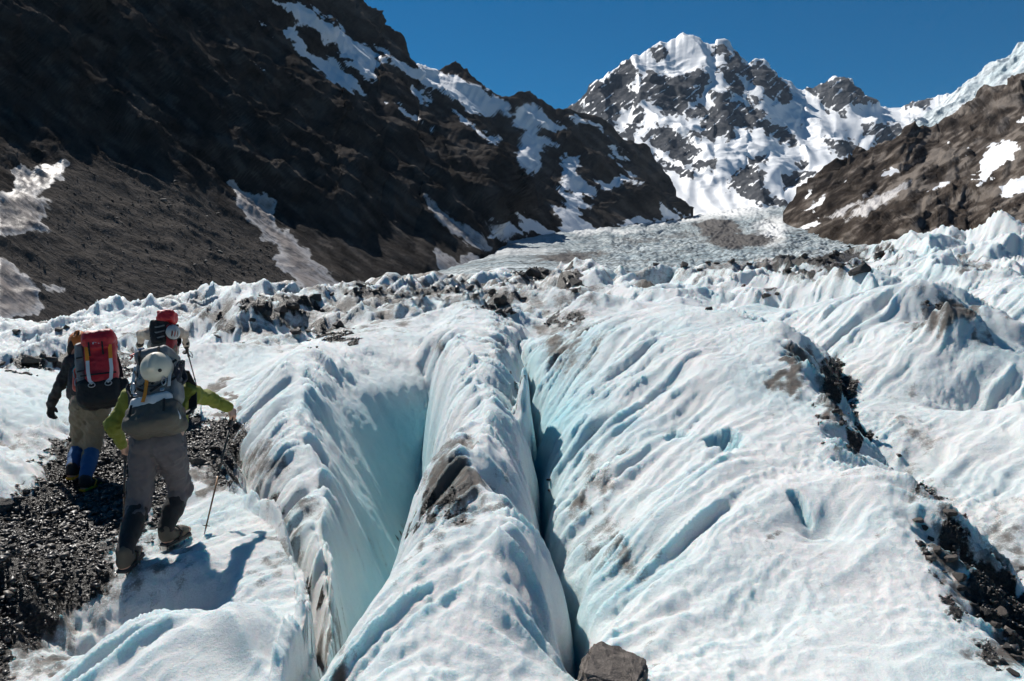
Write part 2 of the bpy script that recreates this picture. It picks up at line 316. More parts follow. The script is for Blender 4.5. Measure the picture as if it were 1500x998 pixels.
def base(x, y):
    wx = x + 0.16 * noise2(x * 0.7, y * 0.55, 3) + 0.06 * noise2(x * 0.9, y * 1.6, 4)
    wy = y + 0.20 * noise2(x * 0.8 + 9, y * 0.6, 5)
    z, rel, drop, idx = loft(wx, wy)
    # far hummocky field
    u = 750 + F * x / y
    w = sst(11.5, 17.5, y)
    zf = P(u, far_v(u, np.clip(y, 14, 150)), y)[2]
    q = 0.34 + 0.014 * np.clip(y, 10, 38)
    qx = x + 0.8 * noise2(x * .12, y * .1, 21); qy = y + 1.5 * noise2(x * .1, y * .09, 22)
    wl = 3.2 + 0.045 * np.clip(y - 12, 0, 90)
    r1 = 1 - np.abs(noise2(qx / 3.4 + 5, qy / 5.2, 11)) * 2
    r2 = 1 - np.abs(noise2(qx / 8.0, qy / 11.0, 12)) * 2
    r3 = 1 - np.abs(noise2(qx / 1.5 + 2, qy / 2.2, 13)) * 2
    wn = 1 - sst(30, 80, y)
    hum = q * (1.15 * r1 * (0.35 + .65 * wn) + 0.85 * r2 * (0.3 + 0.7 * sst(16, 30, y)) + 0.55 * r3 * wn)
    zf = zf + hum * sst(12, 18, y) - q * 1.30
    z = z * (1 - w) + zf * w
    rel = rel * (1 - w) + w * np.clip(0.5 + 0.5 * (r1 * 0.55 + r2 * 0.9), 0, 1)
    for bx, by, bz, rx, ry, h in BW:
        e = ((x - bx) / rx) ** 2 + ((y - by) / ry) ** 2
        z = z + h * np.exp(-e * 1.2)
    z = crests(x, y, np.array(z))
    # thin fin standing in the slot
    fx = (x - FINX - 0.25 * (y - FINY) * 0.1) / 0.085; fy = (y - FINY) / 0.75
    fin = np.exp(-np.abs(fx) ** 3 - np.abs(fy) ** 4)
    z = np.where(fin > 0.02, np.maximum(z, z * (1 - fin) + fin * (-1.02 + 0.10 * noise2(x * 5, y * 5, 8))), z)
    return z, rel, drop * (1 - w), idx, w, fin
def surface(x, y):
    z, rel, drop, idx, w, fin = base(x, y)
    e = 0.07
    sl = (base(x + e, y)[0] - base(x - e, y)[0]) / (2 * e)
    near = 1 - sst(22, 60, y)
    # hummocks
    z = z + 0.085 * noise2(x / 1.1, y / 1.3, 31) + 0.026 * noise2(x / 0.45, y / 0.55, 32)
    # melt flutes running down the flanks and toward the viewer
    a = np.clip(np.abs(sl) * 1.7, 0.25, 1.0)
    jx = x + 0.10 * noise2(x * 2.1, y * 2.1, 41); jy = y + 0.10 * noise2(x * 2.1 + 7, y * 2.1, 42)
    def flute(dx, dy, s, ln=1.0):
        al = (jx * dx + jy * dy) / ln; ac = -jx * dy + jy * dx
        n1 = np.abs(noise2(ac / 0.30, al / 1.3, s)); n2 = np.abs(noise2(ac / 0.13, al / 0.5, s + 1)); n3 = noise2(ac / .6, al / 1.9, s + 2)
        return 0.20 * (0.35 - n1) + 0.09 * (0.35 - n2) + 0.11 * n3
    wr = sst(-0.25, 0.25, -sl); wx_side = np.where(sl < 0, 1, -1)
    fl = wr * 1.3 * flute(0.80, -0.60, 50) + (1 - wr) * (0.9 * flute(-0.80, -0.60, 60, 2.0) + 0.13 * (0.3 - np.abs(noise2((jx * .6 - jy * .8) / 0.75, (jx * .8 + jy * .6) / 3.6, 66))))
    sly = np.abs(base(x, y + 2 * e)[0] - base(x, y - 2 * e)[0]) / (4 * e)
    wyy = sst(.1, .6, sly - np.abs(sl)) * sst(9, 13, y); sc_ = np.clip(y / 14, 1, 3)
    ac = jx / sc_; al = jy / sc_
    f3 = .22 * (0.35 - np.abs(noise2(ac / .42, al / 2.0, 80))) + .09 * (.35 - np.abs(noise2(ac / .18, al / .9, 81)))
    fl = fl * (1 - wyy) + wyy * f3 * sc_ ** .7 * 1.2
    a = np.maximum(a, wyy)
    wall = np.where(idx == 5, sst(.12, .5, drop) * (wx_side > 0), 0.0)          # clean planed crevasse wall
    fl = fl * (1 - .85 * wall)
    z = z + fl * a * near * (1 - 0.5 * sst(1.5, 4.0, np.abs(sl)))
    # scallops
    sc = np.abs(noise2(jx / 0.16, jy / 0.20, 71))
    z = z + 0.022 * (0.3 - sc) * near
    z = z + near * (0.013 * noise2(jx / 0.065, jy / 0.08, 72) + 0.009 * noise2(x / 0.036, y / 0.05, 75) + 0.014 * (0.3 - np.abs(noise2(jx / 0.10 + 3, jy / 0.12, 73)))) * (0.65 + 0.8 * noise2(x / .8, y / .8, 74))
    hole = np.zeros_like(x)
    for hx, hy, hz, rx, ry, h in HW:
        r = np.sqrt(((x - hx) / rx) ** 2 + ((y - hy) / ry) ** 2) + 0.28 * noise2(x * 7, y * 7, 77) + 0.16 * noise2(x * 19, y * 19, 78)
        k = 1 - sst(0.55, 1.0, r); z = z - h * k; hole = np.maximum(hole, 1 - sst(0.8, 1.05, r))
    return z, rel, drop, idx, sl, fin, hole, w
# gravel and grit patches, photo pixels: (u, v, ru, rv, angle deg, amount)
GRAV = [(60, 800, 95, 75, -20, 1.25), (150, 720, 90, 70, -30, 1.2), (215, 690, 60, 70, 0, 1.1), (300, 650, 55, 42, 10, 1.15), (30, 880, 60, 70, 0, 1.1), (110, 850, 60, 40, 0, 1.0), (180, 640, 60, 30, 0, .8), (0, 950, 25, 50, 0, .9),
        (330, 690, 40, 22, 35, .9), (395, 760, 18, 60, -28, .55), (450, 880, 12, 45, -25, .75),
        (1222, 585, 30, 55, -8, 1.05), (1250, 650, 18, 25, 0, 1.0), (1345, 735, 30, 25, 0, .8), (1390, 800, 36, 42, -35, 1.2), (1440, 870, 48, 50, -40, 1.25), (1500, 930, 50, 60, -45, 1.3), (1205, 535, 16, 12, 0, .7),
        (762, 575, 6, 34, 0, .7), (640, 745, 34, 34, 40, .62), (610, 775, 26, 14, 30, .7),
        (60, 530, 75, 14, 8, .95), (180, 535, 40, 22, 0, .8), (330, 478, 40, 16, -25, .9), (390, 455, 50, 20, -25, 1.05), (440, 447, 60, 14, -8, .9), (470, 487, 50, 11, -8, 1.0), (540, 425, 60, 14, -8, .95), (600, 430, 60, 14, 10, .75), (660, 428, 50, 14, 10, .8), (735, 440, 30, 24, 20, 1.0), (700, 420, 30, 12, 0, .8), (775, 397, 34, 11, 0, 1.15), (838, 412, 16, 20, 10, 1.1), (820, 462, 30, 12, 0, .75),
        (1000, 375, 60, 8, 0, .8), (1060, 365, 60, 10, 0, .9), (1200, 378, 75, 17, 4, 1.1), (1290, 372, 40, 10, 0, .9), (1128, 430, 16, 7, -10, .8), (1150, 395, 50, 8, 0, .7), (1375, 452, 38, 9, 5, .7), (1260, 392, 24, 8, 10, .8), (150, 487, 80, 9, 0, .7), (240, 478, 30, 8, 0, .5), (20, 480, 50, 6, 0, .6)]
DIRT = [(660, 700, 55, 60, 25, 1.0), (690, 740, 60, 20, 10, .6), (560, 800, 60, 30, 45, .7), (640, 790, 30, 30, 0, .45), (490, 960, 22, 90, 12, .75), (730, 500, 26, 55, -15, .55), (600, 600, 34, 60, -8, .30), (640, 520, 20, 20, 0, .5),
        (830, 500, 45, 55, 10, .75), (880, 690, 40, 70, 12, .55), (900, 800, 60, 80, 20, .5), (860, 760, 16, 60, 0, .6), (1160, 545, 22, 40, -20, 1.0), (1340, 650, 40, 80, 10, .5), (1380, 740, 70, 50, 0, .5), (1470, 800, 60, 60, 0, .6), (1400, 460, 60, 25, 5, .9), (1360, 440, 20, 30, 0, .5), (1440, 500, 14, 24, 0, .7), (1210, 850, 16, 70, 30, .4), (1130, 800, 14, 60, 10, .45),
        (50, 900, 90, 70, 0, .9), (120, 830, 120, 90, 0, .7), (60, 960, 70, 40, -20, .6), (250, 800, 40, 60, 0, .55), (380, 690, 60, 45, 30, .6), (330, 585, 22, 20, 0, 1.0), (420, 800, 30, 90, -25, .6), (180, 600, 120, 30, 0, .5), (40, 650, 70, 30, -15, .5), (120, 500, 160, 40, 0, .35), (330, 470, 120, 35, -15, .6), (500, 455, 160, 42, 0, .65), (640, 425, 120, 30, 0, .65), (800, 430, 110, 45, 0, .6), (1000, 395, 180, 28, 0, .5), (1180, 385, 120, 34, 0, .6), (130, 490, 160, 22, 0, .5), (1420, 385, 36, 24, -30, .6), (1310, 780, 16, 12, 0, .6), (1440, 960, 50, 20, 30, .4), (300, 705, 30, 16, 0, .9), (60, 975, 60, 30, 0, .6), (1200, 930, 20, 70, 25, .35), (950, 960, 20, 60, 0, .4), (1260, 690, 30, 14, 0, .4)]
def patches(u, v, lst, soft=0.45):
    m = np.zeros_like(u)
    for (cu, cv, ru, rv, an, am) in lst:
        c, s = math.cos(R(an)), math.sin(R(an)); du, dv = u - cu, v - cv
        e = np.sqrt(((du * c - dv * s) / ru) ** 2 + ((du * s + dv * c) / rv) ** 2)
        m = np.maximum(m, am * (1 - sst(1 - soft, 1 + soft, e)))
    return m
NR, NC = 1000, 820
A_ = np.linspace(-0.95, 0.95, NC); D_ = np.exp(np.linspace(np.log(2.1), np.log(150.0), NR))
AA, DD = np.meshgrid(A_, D_)
GX, GY = AA * DD, DD
GZ, g_rel, g_drop, g_idx, g_sl, g_fin, g_hole, g_w = surface(GX, GY)
gu, gv = proj(GX, GY, GZ)
gn = noise2(GX * 1.7, GY * 1.7, 91) + 0.5 * noise2(GX * 5, GY * 5, 92)
ld_ = np.log(GY)
def lp(k, s): return noise2(AA * k, ld_ * k * 0.8, s)
pw = 22 * lp(22, 93) + 12 * lp(55, 94) + 6 * lp(130, 96); pw2 = 14 * lp(22, 97) + 9 * lp(55, 98) + 5 * lp(130, 99)
gravel = patches(gu + pw, gv + pw2, GRAV, .5) + 0.35 * lp(70, 100) + 0.25 * lp(160, 101) - .12
gravel = gravel + np.where(np.isin(g_idx, [1, 9]), 0.55 * (0.34 - g_rel), 0) * (1 - g_w)
gravel = gravel - .17 * sst(13, 18, GY)
gravel = np.where((g_idx == 9) & (GY < 13), gravel * sst(.90, .60, g_rel), gravel)
dirt = (1 - .6 * ((g_idx == 5) * sst(.2, .6, g_drop))) * 0.8 * patches(gu + 1.6 * pw, gv + 1.6 * pw2, DIRT, 0.85) + 0.10 + 0.22 * lp(45, 102) + .12 * gn
dirt = np.maximum(dirt, (0.75 - .3 * sst(13, 18, GY)) * patches(gu + 1.3 * pw, gv + 1.3 * pw2, GRAV, .95) + .15 * lp(80, 105))
far_deb = sst(0.55, 0.15, g_rel + 0.25 * lp(60, 103)) * g_w * sst(14, 24, GY)
dirt = dirt + 0.55 * far_deb + 0.18 * g_w * sst(16, 50, GY); gravel = np.maximum(gravel, far_deb * 0.46 + .2 * lp(90, 104))
blue = np.clip(sst(0.25, 1.3, g_drop) * np.isin(g_idx, [5, 3, 7]) * 0.9, 0, 1)
blue = np.maximum(blue, g_hole * .75); blue = np.clip(blue + 0.25 * sst(0.1, 0.6, noise2(GX / 1.4, GY / 1.7, 95)), 0, 1)
glacier = grid_mesh('glacier', GX, GY, GZ, MICE, dict(gravel=np.clip(gravel, 0, 1.5), dirt=np.clip(dirt, 0, 1.3), blue=blue))
tag(glacier, 'white fluted glacier ice cut by blue crevasses and gravel gullies', 'glacier', kind='structure')

# ------------------------------------------------------------------ mountains
def mat_rock(name, c1, c2, c3, sc, snow=(0.82, 0.84, 0.87), dirty=(0.24, 0.20, 0.178), rk=0.85, bd=1.0, sdir=None, sk=0.8, scm=0.0):
    t = NT(name); p = t.pos()
    if sdir:
        l = math.sqrt(sum(q * q for q in sdir)); dv = tuple(q / l for q in sdir)
        dt_ = t.n('VectorMath', {0: p, 1: dv}, operation='DOT_PRODUCT').outputs['Value']
        sc_v = t.n('VectorMath', {0: dv, 'Scale': t.math('MULTIPLY', dt_, -sk)}, operation='SCALE').outputs[0]
        p = t.n('VectorMath', {0: p, 1: sc_v}, operation='ADD').outputs[0]
    sn = t.attr('snow'); dy = t.attr('dirty'); sr = t.attr('scree')
    n1 = t.noise(1 / (sc * 40), 5, 0.6, p); n2 = t.noise(1 / (sc * 6), 6, 0.65, p); n3 = t.noise(1 / sc, 5, 0.7, p)
    c = t.mix(t.ramp(n1, 0.35, 0.65), c1, c2); c = t.mix(t.math('MULTIPLY', t.ramp(n2, 0.45, 0.75), 0.5), c, c3)
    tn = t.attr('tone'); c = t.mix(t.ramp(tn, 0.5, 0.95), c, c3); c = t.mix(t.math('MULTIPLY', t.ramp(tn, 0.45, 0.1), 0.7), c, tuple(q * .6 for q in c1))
    c = t.mix(t.math('MULTIPLY', sr, scm), c, t.mix(t.ramp(n3, .3, .7), (0.062, 0.057, 0.053), (0.115, 0.105, 0.098)))
    vor = t.n('TexVoronoi', {'Vector': p, 'Scale': 1.0 / (sc * 1.6), 'Randomness': 1.0})
    sp = t.ramp(vor.outputs['Color'], 0.55, 0.95)
    c = t.mix(t.math('MULTIPLY', t.math('MULTIPLY', sp, sr), 0.35), c, (0.13, 0.118, 0.11))
    m = t.ramp(t.math('ADD', sn, t.math('ADD', t.math('MULTIPLY', t.math('SUBTRACT', n2, 0.5), 0.7), t.math('MULTIPLY', t.math('SUBTRACT', n3, 0.5), 0.55))), 0.40, 0.60)
    sc_ = t.mix(t.math('MULTIPLY', dy, t.math('ADD', 0.55, t.math('MULTIPLY', n2, 0.8)), clamp=True), snow, dirty)
    sc_ = t.mix(t.math('MULTIPLY', dy, t.ramp(t.math('ADD', n3, t.math('MULTIPLY', n1, .4)), 0.66, 0.86)), sc_, (0.09, 0.078, 0.07))
    c = t.mix(m, c, sc_)
    h = t.math('ADD', t.math('MULTIPLY', n2, 3.0), n3)
    st = t.math('SUBTRACT', 0.85, t.math('MULTIPLY', m, 0.6))
    b = t.n('Bump', {'Height': h, 'Strength': st, 'Distance': sc * bd}).outputs[0]
    t.bsdf(Base_Color=c, Roughness=t.mix(m, (rk, rk, rk), (0.55, 0.55, 0.55)), Normal=b, Specular_IOR_Level=t.math('MULTIPLY', m, 0.3))
    return t.m
def ridged(x, y, z, wls, d, H=0.14, s=0, lim=0.02, sx=(1, 1, 1), foot=0.0016):
    """ridged fractal, octaves fade out below the pixel footprint and are capped relative to distance"""
    r = np.zeros_like(x); w = np.ones_like(x)
    for i, wl in enumerate(wls):
        a = np.minimum(H * wl, lim * d) * sst(1.0, 3.0, wl / (foot * d))
        n = 1 - np.abs(noise3(x / wl * sx[0], y / wl * sx[1], z / wl * sx[2], s + i)) * 2.4
        r += a * (n - 0.45) * w; w = np.clip(0.35 + n * 0.8, 0.25, 1.15)
    return r
def curve(pts, u):
    p = np.asarray(pts, float); return np.interp(u, p[:, 0], p[:, 1])
def normals(X, Y, Z):
    a = np.stack([np.gradient(q, axis=1) for q in (X, Y, Z)], -1); b = np.stack([np.gradient(q, axis=0) for q in (X, Y, Z)], -1)
    n = np.cross(a, b); n /= np.linalg.norm(n, axis=-1, keepdims=True) + 1e-9
    f = np.where((n * np.stack([X, Y, Z], -1)).sum(-1) > 0, -1, 1)[..., None]
    return n * f
def zc(pts, ox, oy, sc): return [(ox + x / sc, oy + y / sc) for x, y in pts]
Z4 = lambda pts: zc(pts, 350, 0, 2.376)
Z5 = lambda pts: zc(pts, 780, 30, 2.586)
Z6 = lambda pts: zc(pts, 1080, 50, 2.698)
Z3 = lambda pts: zc(pts, 0, 0, 2.08)
def snowmask(u, v, polys, warp, soft=5, grow=0.0):
    m = np.full(u.shape, -1e3); uw, vw = u + warp[0], v + warp[1]
    for p in polys:
        a = np.asarray(p); lo, hi = a.min(0) - 30, a.max(0) + 30
        k = (uw > lo[0]) & (uw < hi[0]) & (vw > lo[1]) & (vw < hi[1])
        if k.any(): m[k] = np.maximum(m[k], -inpoly(uw[k], vw[k], p))
    return 1 / (1 + np.exp(-np.clip((m + grow) / soft, -20, 20)))
def layer(name, mat, u0, u1, nc, nr, bot, dbot, top, dtop, gpow, noisef, maskf, back=0.35, nback=24, zf=None, jitk=1.0):
    us = np.linspace(u0, u1, nc); b = np.linspace(0, 1, nr)
    U, B = np.meshgrid(us, b)
    vb, vt = curve(bot, us), curve(top, us)
    jit = 2.4 * noise2(us / 9, us * 0, 5) + 1.5 * noise2(us / 3.5, us * 0, 6)
    V = vb + (vt - vb) * B
    lb, ltp = np.log(curve(dbot, us)), np.log(curve(dtop, us))
    D = np.exp(lb + (ltp - lb) * B ** gpow)
    X, Y, Z = P(U, V, D)
    N = normals(X, Y, Z)
    X, Y, Z = P(U, V + jit * jitk * B ** 10, D)
    dsp = noisef(X, Y, Z, D, U, V, B)
    X = X + N[..., 0] * dsp; Y = Y + N[..., 1] * dsp; Z = Z + N[..., 2] * dsp
    if zf is not None: Z = Z + zf(X, Y, D, U, V, B)
    uu, vv = proj(X, Y, Z)
    at = maskf(uu, vv, X, Y, Z, B, D, dsp / D)
    # far side of the crest
    k = np.linspace(0, 1, nback + 1)[1:, None]
    ext = D[-1] * back
    Xb = X[-1] * (1 + k * back); Yb = Y[-1] * (1 + k * back); Zb = Z[-1] - k * ext * 0.8 + 0.02 * ext * noise2(Xb / (ext * .1), Yb / (ext * .1), 7) * k
    X, Y, Z = np.vstack([X, Xb]), np.vstack([Y, Yb]), np.vstack([Z, Zb])
    at = {q: np.vstack([a, np.repeat(a[-1:], nback, 0)]) for q, a in at.items()}
    return grid_mesh(name, X, Y, Z, mat, at)
# --- left valley wall
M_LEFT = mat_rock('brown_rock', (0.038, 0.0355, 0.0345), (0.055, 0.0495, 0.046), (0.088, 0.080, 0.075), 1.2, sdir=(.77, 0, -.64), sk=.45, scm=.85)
SKY_L = [(-400, -900), (0, -520), (200, -330), (350, -150), (420, -70)] + Z4([(300, -3), (370, 36), (400, 53), (440, 93), (470, 116), (500, 116), (540, 128), (580, 158), (605, 205), (640, 213), (700, 243), (750, 258), (850, 300), (900, 328), (960, 348), (1040, 368), (1090, 393), (1112, 390)]) + Z5([(30, 330), (60, 343), (100, 352), (140, 355), (190, 370), (240, 400), (280, 425), (310, 460), (400, 520), (440, 570), (500, 640), (560, 690), (592, 738)])
FOOT_L = [(-400, 540), (0, 500), (270, 462), (420, 440), (500, 430), (620, 415), (700, 402), (722, 392), (745, 362), (800, 345), (850, 342), (880, 340), (930, 336), (970, 328), (1012, 317)]
DF_L = [(-400, 60), (0, 82), (270, 115), (420, 150), (500, 175), (620, 235), (700, 310), (722, 360), (745, 520), (800, 760), (850, 900), (930, 1100), (1012, 1400)]
DT_L = [(-400, 420), (0, 560), (300, 850), (490, 1050), (600, 1250), (700, 1400), (820, 1650), (900, 1620), (960, 1550), (1012, 1430)]
SNOW_L = [Z4(p) for p in (
 [(118, 0), (215, 0), (260, 30), (330, 70), (380, 120), (430, 160), (500, 215), (480, 240), (485, 280), (440, 270), (370, 215), (340, 175), (280, 120), (200, 75), (160, 40)],
 [(145, 110), (190, 95), (205, 130), (240, 170), (200, 160)], [(230, 185), (290, 200), (330, 205), (380, 260), (435, 325), (390, 320), (320, 275), (270, 240)],
 [(440, 150), (500, 170), (560, 205), (610, 230), (620, 205), (680, 245), (760, 275), (850, 310), (920, 350), (950, 385), (990, 405), (930, 395), (880, 385), (840, 395), (790, 370), (720, 330), (680, 310), (640, 295), (590, 260), (520, 215)],
 [(600, 310), (640, 310), (670, 345), (620, 350)], [(525, 345), (560, 365), (600, 400), (640, 425), (610, 425), (560, 390)], [(745, 385), (790, 400), (830, 450), (895, 490), (880, 530), (850, 490), (800, 440)],
 [(960, 355), (1040, 370), (1060, 400), (1125, 445), (1080, 450), (1040, 430), (1020, 470), (1060, 480), (1105, 505), (1050, 515), (1040, 550), (1045, 590), (1000, 590), (955, 535), (990, 500), (1000, 440), (960, 450)],
 [(25, 200), (60, 220), (105, 250), (90, 260), (40, 225)], [(85, 65), (120, 100), (130, 140), (70, 85)], [(808, 520), (830, 525), (832, 545), (812, 540)], [(670, 440), (685, 450), (685, 468), (670, 460)], [(245, 400), (280, 415), (270, 420)],
 [(885, 740), (950, 780), (1010, 815), (880, 825), (910, 790)], [(960, 730), (1030, 770), (1100, 815), (1010, 815), (985, 780)], [(1115, 720), (1188, 740), (1188, 815), (1100, 815), (1140, 780)], [(1130, 550), (1188, 545), (1188, 650), (1160, 660)], [(1120, 660), (1188, 680), (1188, 745), (1130, 715)])]
SNOW_L += [Z5(p) for p in ([(0, 330), (40, 345), (100, 400), (110, 415), (30, 405), (0, 440)], [(130, 355), (200, 370), (280, 430), (230, 410), (170, 385)], [(120, 520), (160, 545), (180, 620), (240, 640), (230, 665), (160, 630), (110, 640)], [(250, 610), (340, 600), (400, 620), (330, 625), (270, 640)], [(90, 700), (160, 740), (250, 795), (130, 790), (80, 740)], [(480, 690), (530, 720), (590, 745), (540, 758), (500, 740)], [(320, 540), (400, 600), (420, 630), (360, 600)], [(280, 470), (340, 500), (360, 520), (310, 510)], [(105, 640), (215, 700), (200, 720), (130, 690)], [(300, 770), (400, 755), (520, 745), (420, 775)])]
DSNOW_L = [Z3(p) for p in ([(700, 560), (780, 600), (835, 610), (830, 640), (850, 690), (890, 720), (930, 780), (990, 830), (1045, 870), (930, 880), (890, 850), (840, 790), (870, 780), (800, 710), (740, 640)],
  [(40, 520), (110, 515), (180, 495), (200, 500), (185, 540), (120, 590), (140, 620), (130, 680), (150, 700), (40, 705), (-60, 720), (-60, 600), (0, 600), (50, 580)], [(-60, 770), (0, 790), (60, 830), (120, 890), (120, 950), (-60, 990)], [(140, 872), (185, 880), (175, 895), (145, 885)])] + [Z4(p) for p in ([(645, 680), (700, 735), (760, 770), (830, 820), (880, 860), (800, 850), (740, 800), (690, 750)], [(690, 875), (740, 900), (800, 945), (700, 945)], [(785, 890), (830, 905), (850, 925), (790, 915)], [(870, 780), (920, 800), (960, 820), (900, 830)])]
SCREE_L = [Z3([(-100, 640), (150, 560), (200, 490), (330, 530), (430, 560), (500, 530), (560, 580), (660, 640), (760, 700), (880, 790), (1000, 900), (1100, 960), (-100, 1100)])]
def nz_left(X, Y, Z, D, U, V, B):
    cliff = sst(0.12, 0.35, B) * 0.8 + 0.2
    scr = snowmask(U, V, SCREE_L, (0, 0), 12)
    big = ridged(X, Y, Z, [260, 120, 60, 30, 15, 7, 3.5, 1.8, 0.9], D, 0.13, 200, 0.022, (0.55, 1, 0.6))
    gl = (0.64 * V + .77 * U); ga = (.77 * V - .64 * U); wq = 14 * noise2(U / 60, V / 60, 240)
    big = 1.35 * big + 0.008 * D * (0.35 - np.abs(noise2((ga + wq) / 26, gl / 120, 241))) + 0.0022 * D * (.3 - np.abs(noise2(U / 12, V / 14, 242))) + 0.0009 * D * noise2(U / 4.5, V / 5, 244) + 0.0014 * D * noise2((ga + wq) / 9, gl / 30, 243)
    small = ridged(X, Y, Z, [8, 4, 2, 1], D, 0.10, 230, 0.006)
    big = big * (1 - 0.6 * snowmask(U, V, SNOW_L, (0, 0), 6))
    return (big * (1 - scr * 0.88) * cliff + small * scr * 0.6) * (0.3 + 0.7 * sst(0, 0.1, B))
def mk_left(u, v, X, Y, Z, B, D, q):
    w = (6 * noise2(u / 22, v / 22, 301) + 3 * noise2(u / 7, v / 7, 302), 6 * noise2(u / 22, v / 22, 303) + 3 * noise2(u / 7, v / 7, 304))
    sn = snowmask(u, v, SNOW_L, w, 2.5, 1.5 + 6 * noise2((.77 * v - .64 * u) / 6, (.64 * v + .77 * u) / 34, 305) + 3 * noise2(u / 5, v / 5, 299) - 200 * q); ds = snowmask(u, v, DSNOW_L, w, 4.5, 2.0 + 4 * noise2((.77 * v - .64 * u) / 7, (.64 * v + .77 * u) / 30, 309)); sc = snowmask(u, v, SCREE_L, w, 8)
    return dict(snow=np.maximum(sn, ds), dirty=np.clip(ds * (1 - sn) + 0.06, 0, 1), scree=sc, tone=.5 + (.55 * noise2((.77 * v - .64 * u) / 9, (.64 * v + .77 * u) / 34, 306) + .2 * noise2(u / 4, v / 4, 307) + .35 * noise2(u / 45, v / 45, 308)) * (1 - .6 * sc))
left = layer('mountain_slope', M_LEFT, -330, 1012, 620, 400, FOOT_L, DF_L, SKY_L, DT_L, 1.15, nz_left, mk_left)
tag(left, 'dark brown valley wall with scree and dirty snow gullies', 'mountain', kind='structure')
# --- the snowy peak and its neighbour
M_PEAK = mat_rock('grey_rock', (0.085, 0.092, 0.105), (0.115, 0.12, 0.13), (0.155, 0.158, 0.165), 5.0, snow=(0.86, 0.88, 0.90), sdir=(.7, .2, -.55))
SKY_P = [(700, 330)] + Z5([(60, 380), (100, 350), (180, 270), (215, 235), (290, 215), (370, 150), (440, 110), (470, 98), (540, 85), (575, 75), (640, 95), (690, 110), (715, 100), (760, 140), (810, 180), (870, 165), (900, 190), (950, 230), (1000, 258), (1030, 262), (1090, 225), (1150, 210), (1220, 235), (1290, 262), (1340, 290), (1380, 295)]) + Z6([(680, 235), (770, 220), (830, 203), (880, 200)]) + [(1450, 118), (1560, 110)]
FOOT_P = [(700, 350), (1000, 322), (1100, 312), (1180, 318), (1560, 330)]
DF_P = [(700, 1700), (1000, 1500), (1150, 1350), (1560, 1300)]
DT_P = [(700, 2600), (880, 3000), (1000, 3400), (1110, 3500), (1170, 4000), (1300, 4400), (1400, 4600), (1560, 4600)]
ROCK_P = [Z5(p) for p in (
 [(110, 345), (180, 290), (215, 240), (270, 235), (330, 180), (380, 150), (395, 200), (370, 260), (400, 300), (330, 340), (290, 420), (250, 410), (200, 350)],
 [(400, 300), (420, 210), (460, 200), (500, 230), (560, 210), (610, 200), (650, 190), (665, 230), (640, 270), (600, 300), (560, 330), (640, 330), (690, 370), (660, 380), (580, 360), (500, 350), (460, 310), (430, 290)],
 [(440, 110), (470, 98), (500, 105), (495, 140), (460, 140)],
 [(680, 280), (750, 270), (740, 310), (800, 330), (870, 350), (920, 400), (980, 440), (1000, 470), (940, 450), (860, 410), (770, 400), (760, 440), (740, 460), (700, 440), (600, 445), (590, 430), (650, 420), (660, 370), (690, 330)],
 [(685, 105), (715, 95), (745, 125), (800, 175), (870, 160), (900, 185), (960, 240), (985, 290), (960, 310), (900, 280), (850, 240), (800, 215), (750, 170)],
 [(700, 180), (760, 190), (790, 250), (780, 280), (740, 240)], [(430, 420), (470, 400), (540, 420), (570, 450), (630, 490), (600, 530), (640, 540), (690, 530), (680, 550), (620, 560), (560, 530), (520, 500), (470, 470), (420, 450)],
 [(330, 430), (390, 390), (410, 400), (370, 450), (340, 460)], [(760, 590), (820, 545), (870, 580), (870, 620), (900, 660), (950, 680), (960, 710), (900, 715), (880, 690), (820, 670), (800, 640), (745, 640)],
 [(950, 590), (1020, 575), (1060, 580), (1000, 620), (960, 640)], [(1100, 460), (1170, 450), (1250, 490), (1180, 520)], [(1045, 262), (1110, 230), (1150, 212), (1220, 235), (1290, 260), (1330, 290), (1270, 310), (1210, 310), (1170, 360), (1120, 330), (1080, 280)],
 [(1260, 400), (1390, 395), (1420, 430), (1310, 475), (1270, 430)], [(830, 520), (880, 520), (880, 540), (840, 545)], [(460, 520), (560, 560), (610, 580), (600, 595), (540, 570)], [(760, 120), (800, 150), (790, 170), (765, 150)], [(380, 380), (400, 330), (420, 350), (400, 390)], [(1000, 540), (1040, 540), (1030, 555), (1010, 552)], [(820, 290), (860, 300), (850, 315), (825, 305)], [(1395, 300), (1500, 290), (1500, 340), (1430, 330)])]
def polydist(u, v, pts):
    d = np.full(u.shape, 1e9)
    for (ax, ay), (bx, by) in zip(pts[:-1], pts[1:]):
        ex, ey = bx - ax, by - ay; t = np.clip(((u - ax) * ex + (v - ay) * ey) / (ex * ex + ey * ey), 0, 1)
        d = np.minimum(d, np.hypot(u - ax - t * ex, v - ay - t * ey))
    return d
RIDGES_P = [(Z5([(575, 75), (640, 170), (700, 250), (790, 320), (900, 395), (1000, 470), (1060, 560)]), 26, .016), (Z5([(375, 150), (400, 250), (420, 320), (470, 390), (560, 440), (640, 500), (700, 560)]), 24, .016), (Z5([(470, 98), (520, 200), (560, 300), (640, 350)]), 18, .008),
            (Z5([(715, 100), (800, 230), (900, 330), (1000, 360)]), 20, .010), (Z5([(870, 165), (960, 280), (1050, 380), (1150, 450)]), 20, .010), (Z5([(1150, 210), (1190, 300), (1240, 380), (1300, 450)]), 22, .012), (Z5([(290, 215), (250, 330), (290, 430), (360, 520), (450, 620), (560, 700)]), 24, .014), (Z5([(800, 440), (830, 540), (860, 640), (900, 720)]), 20, .010)]
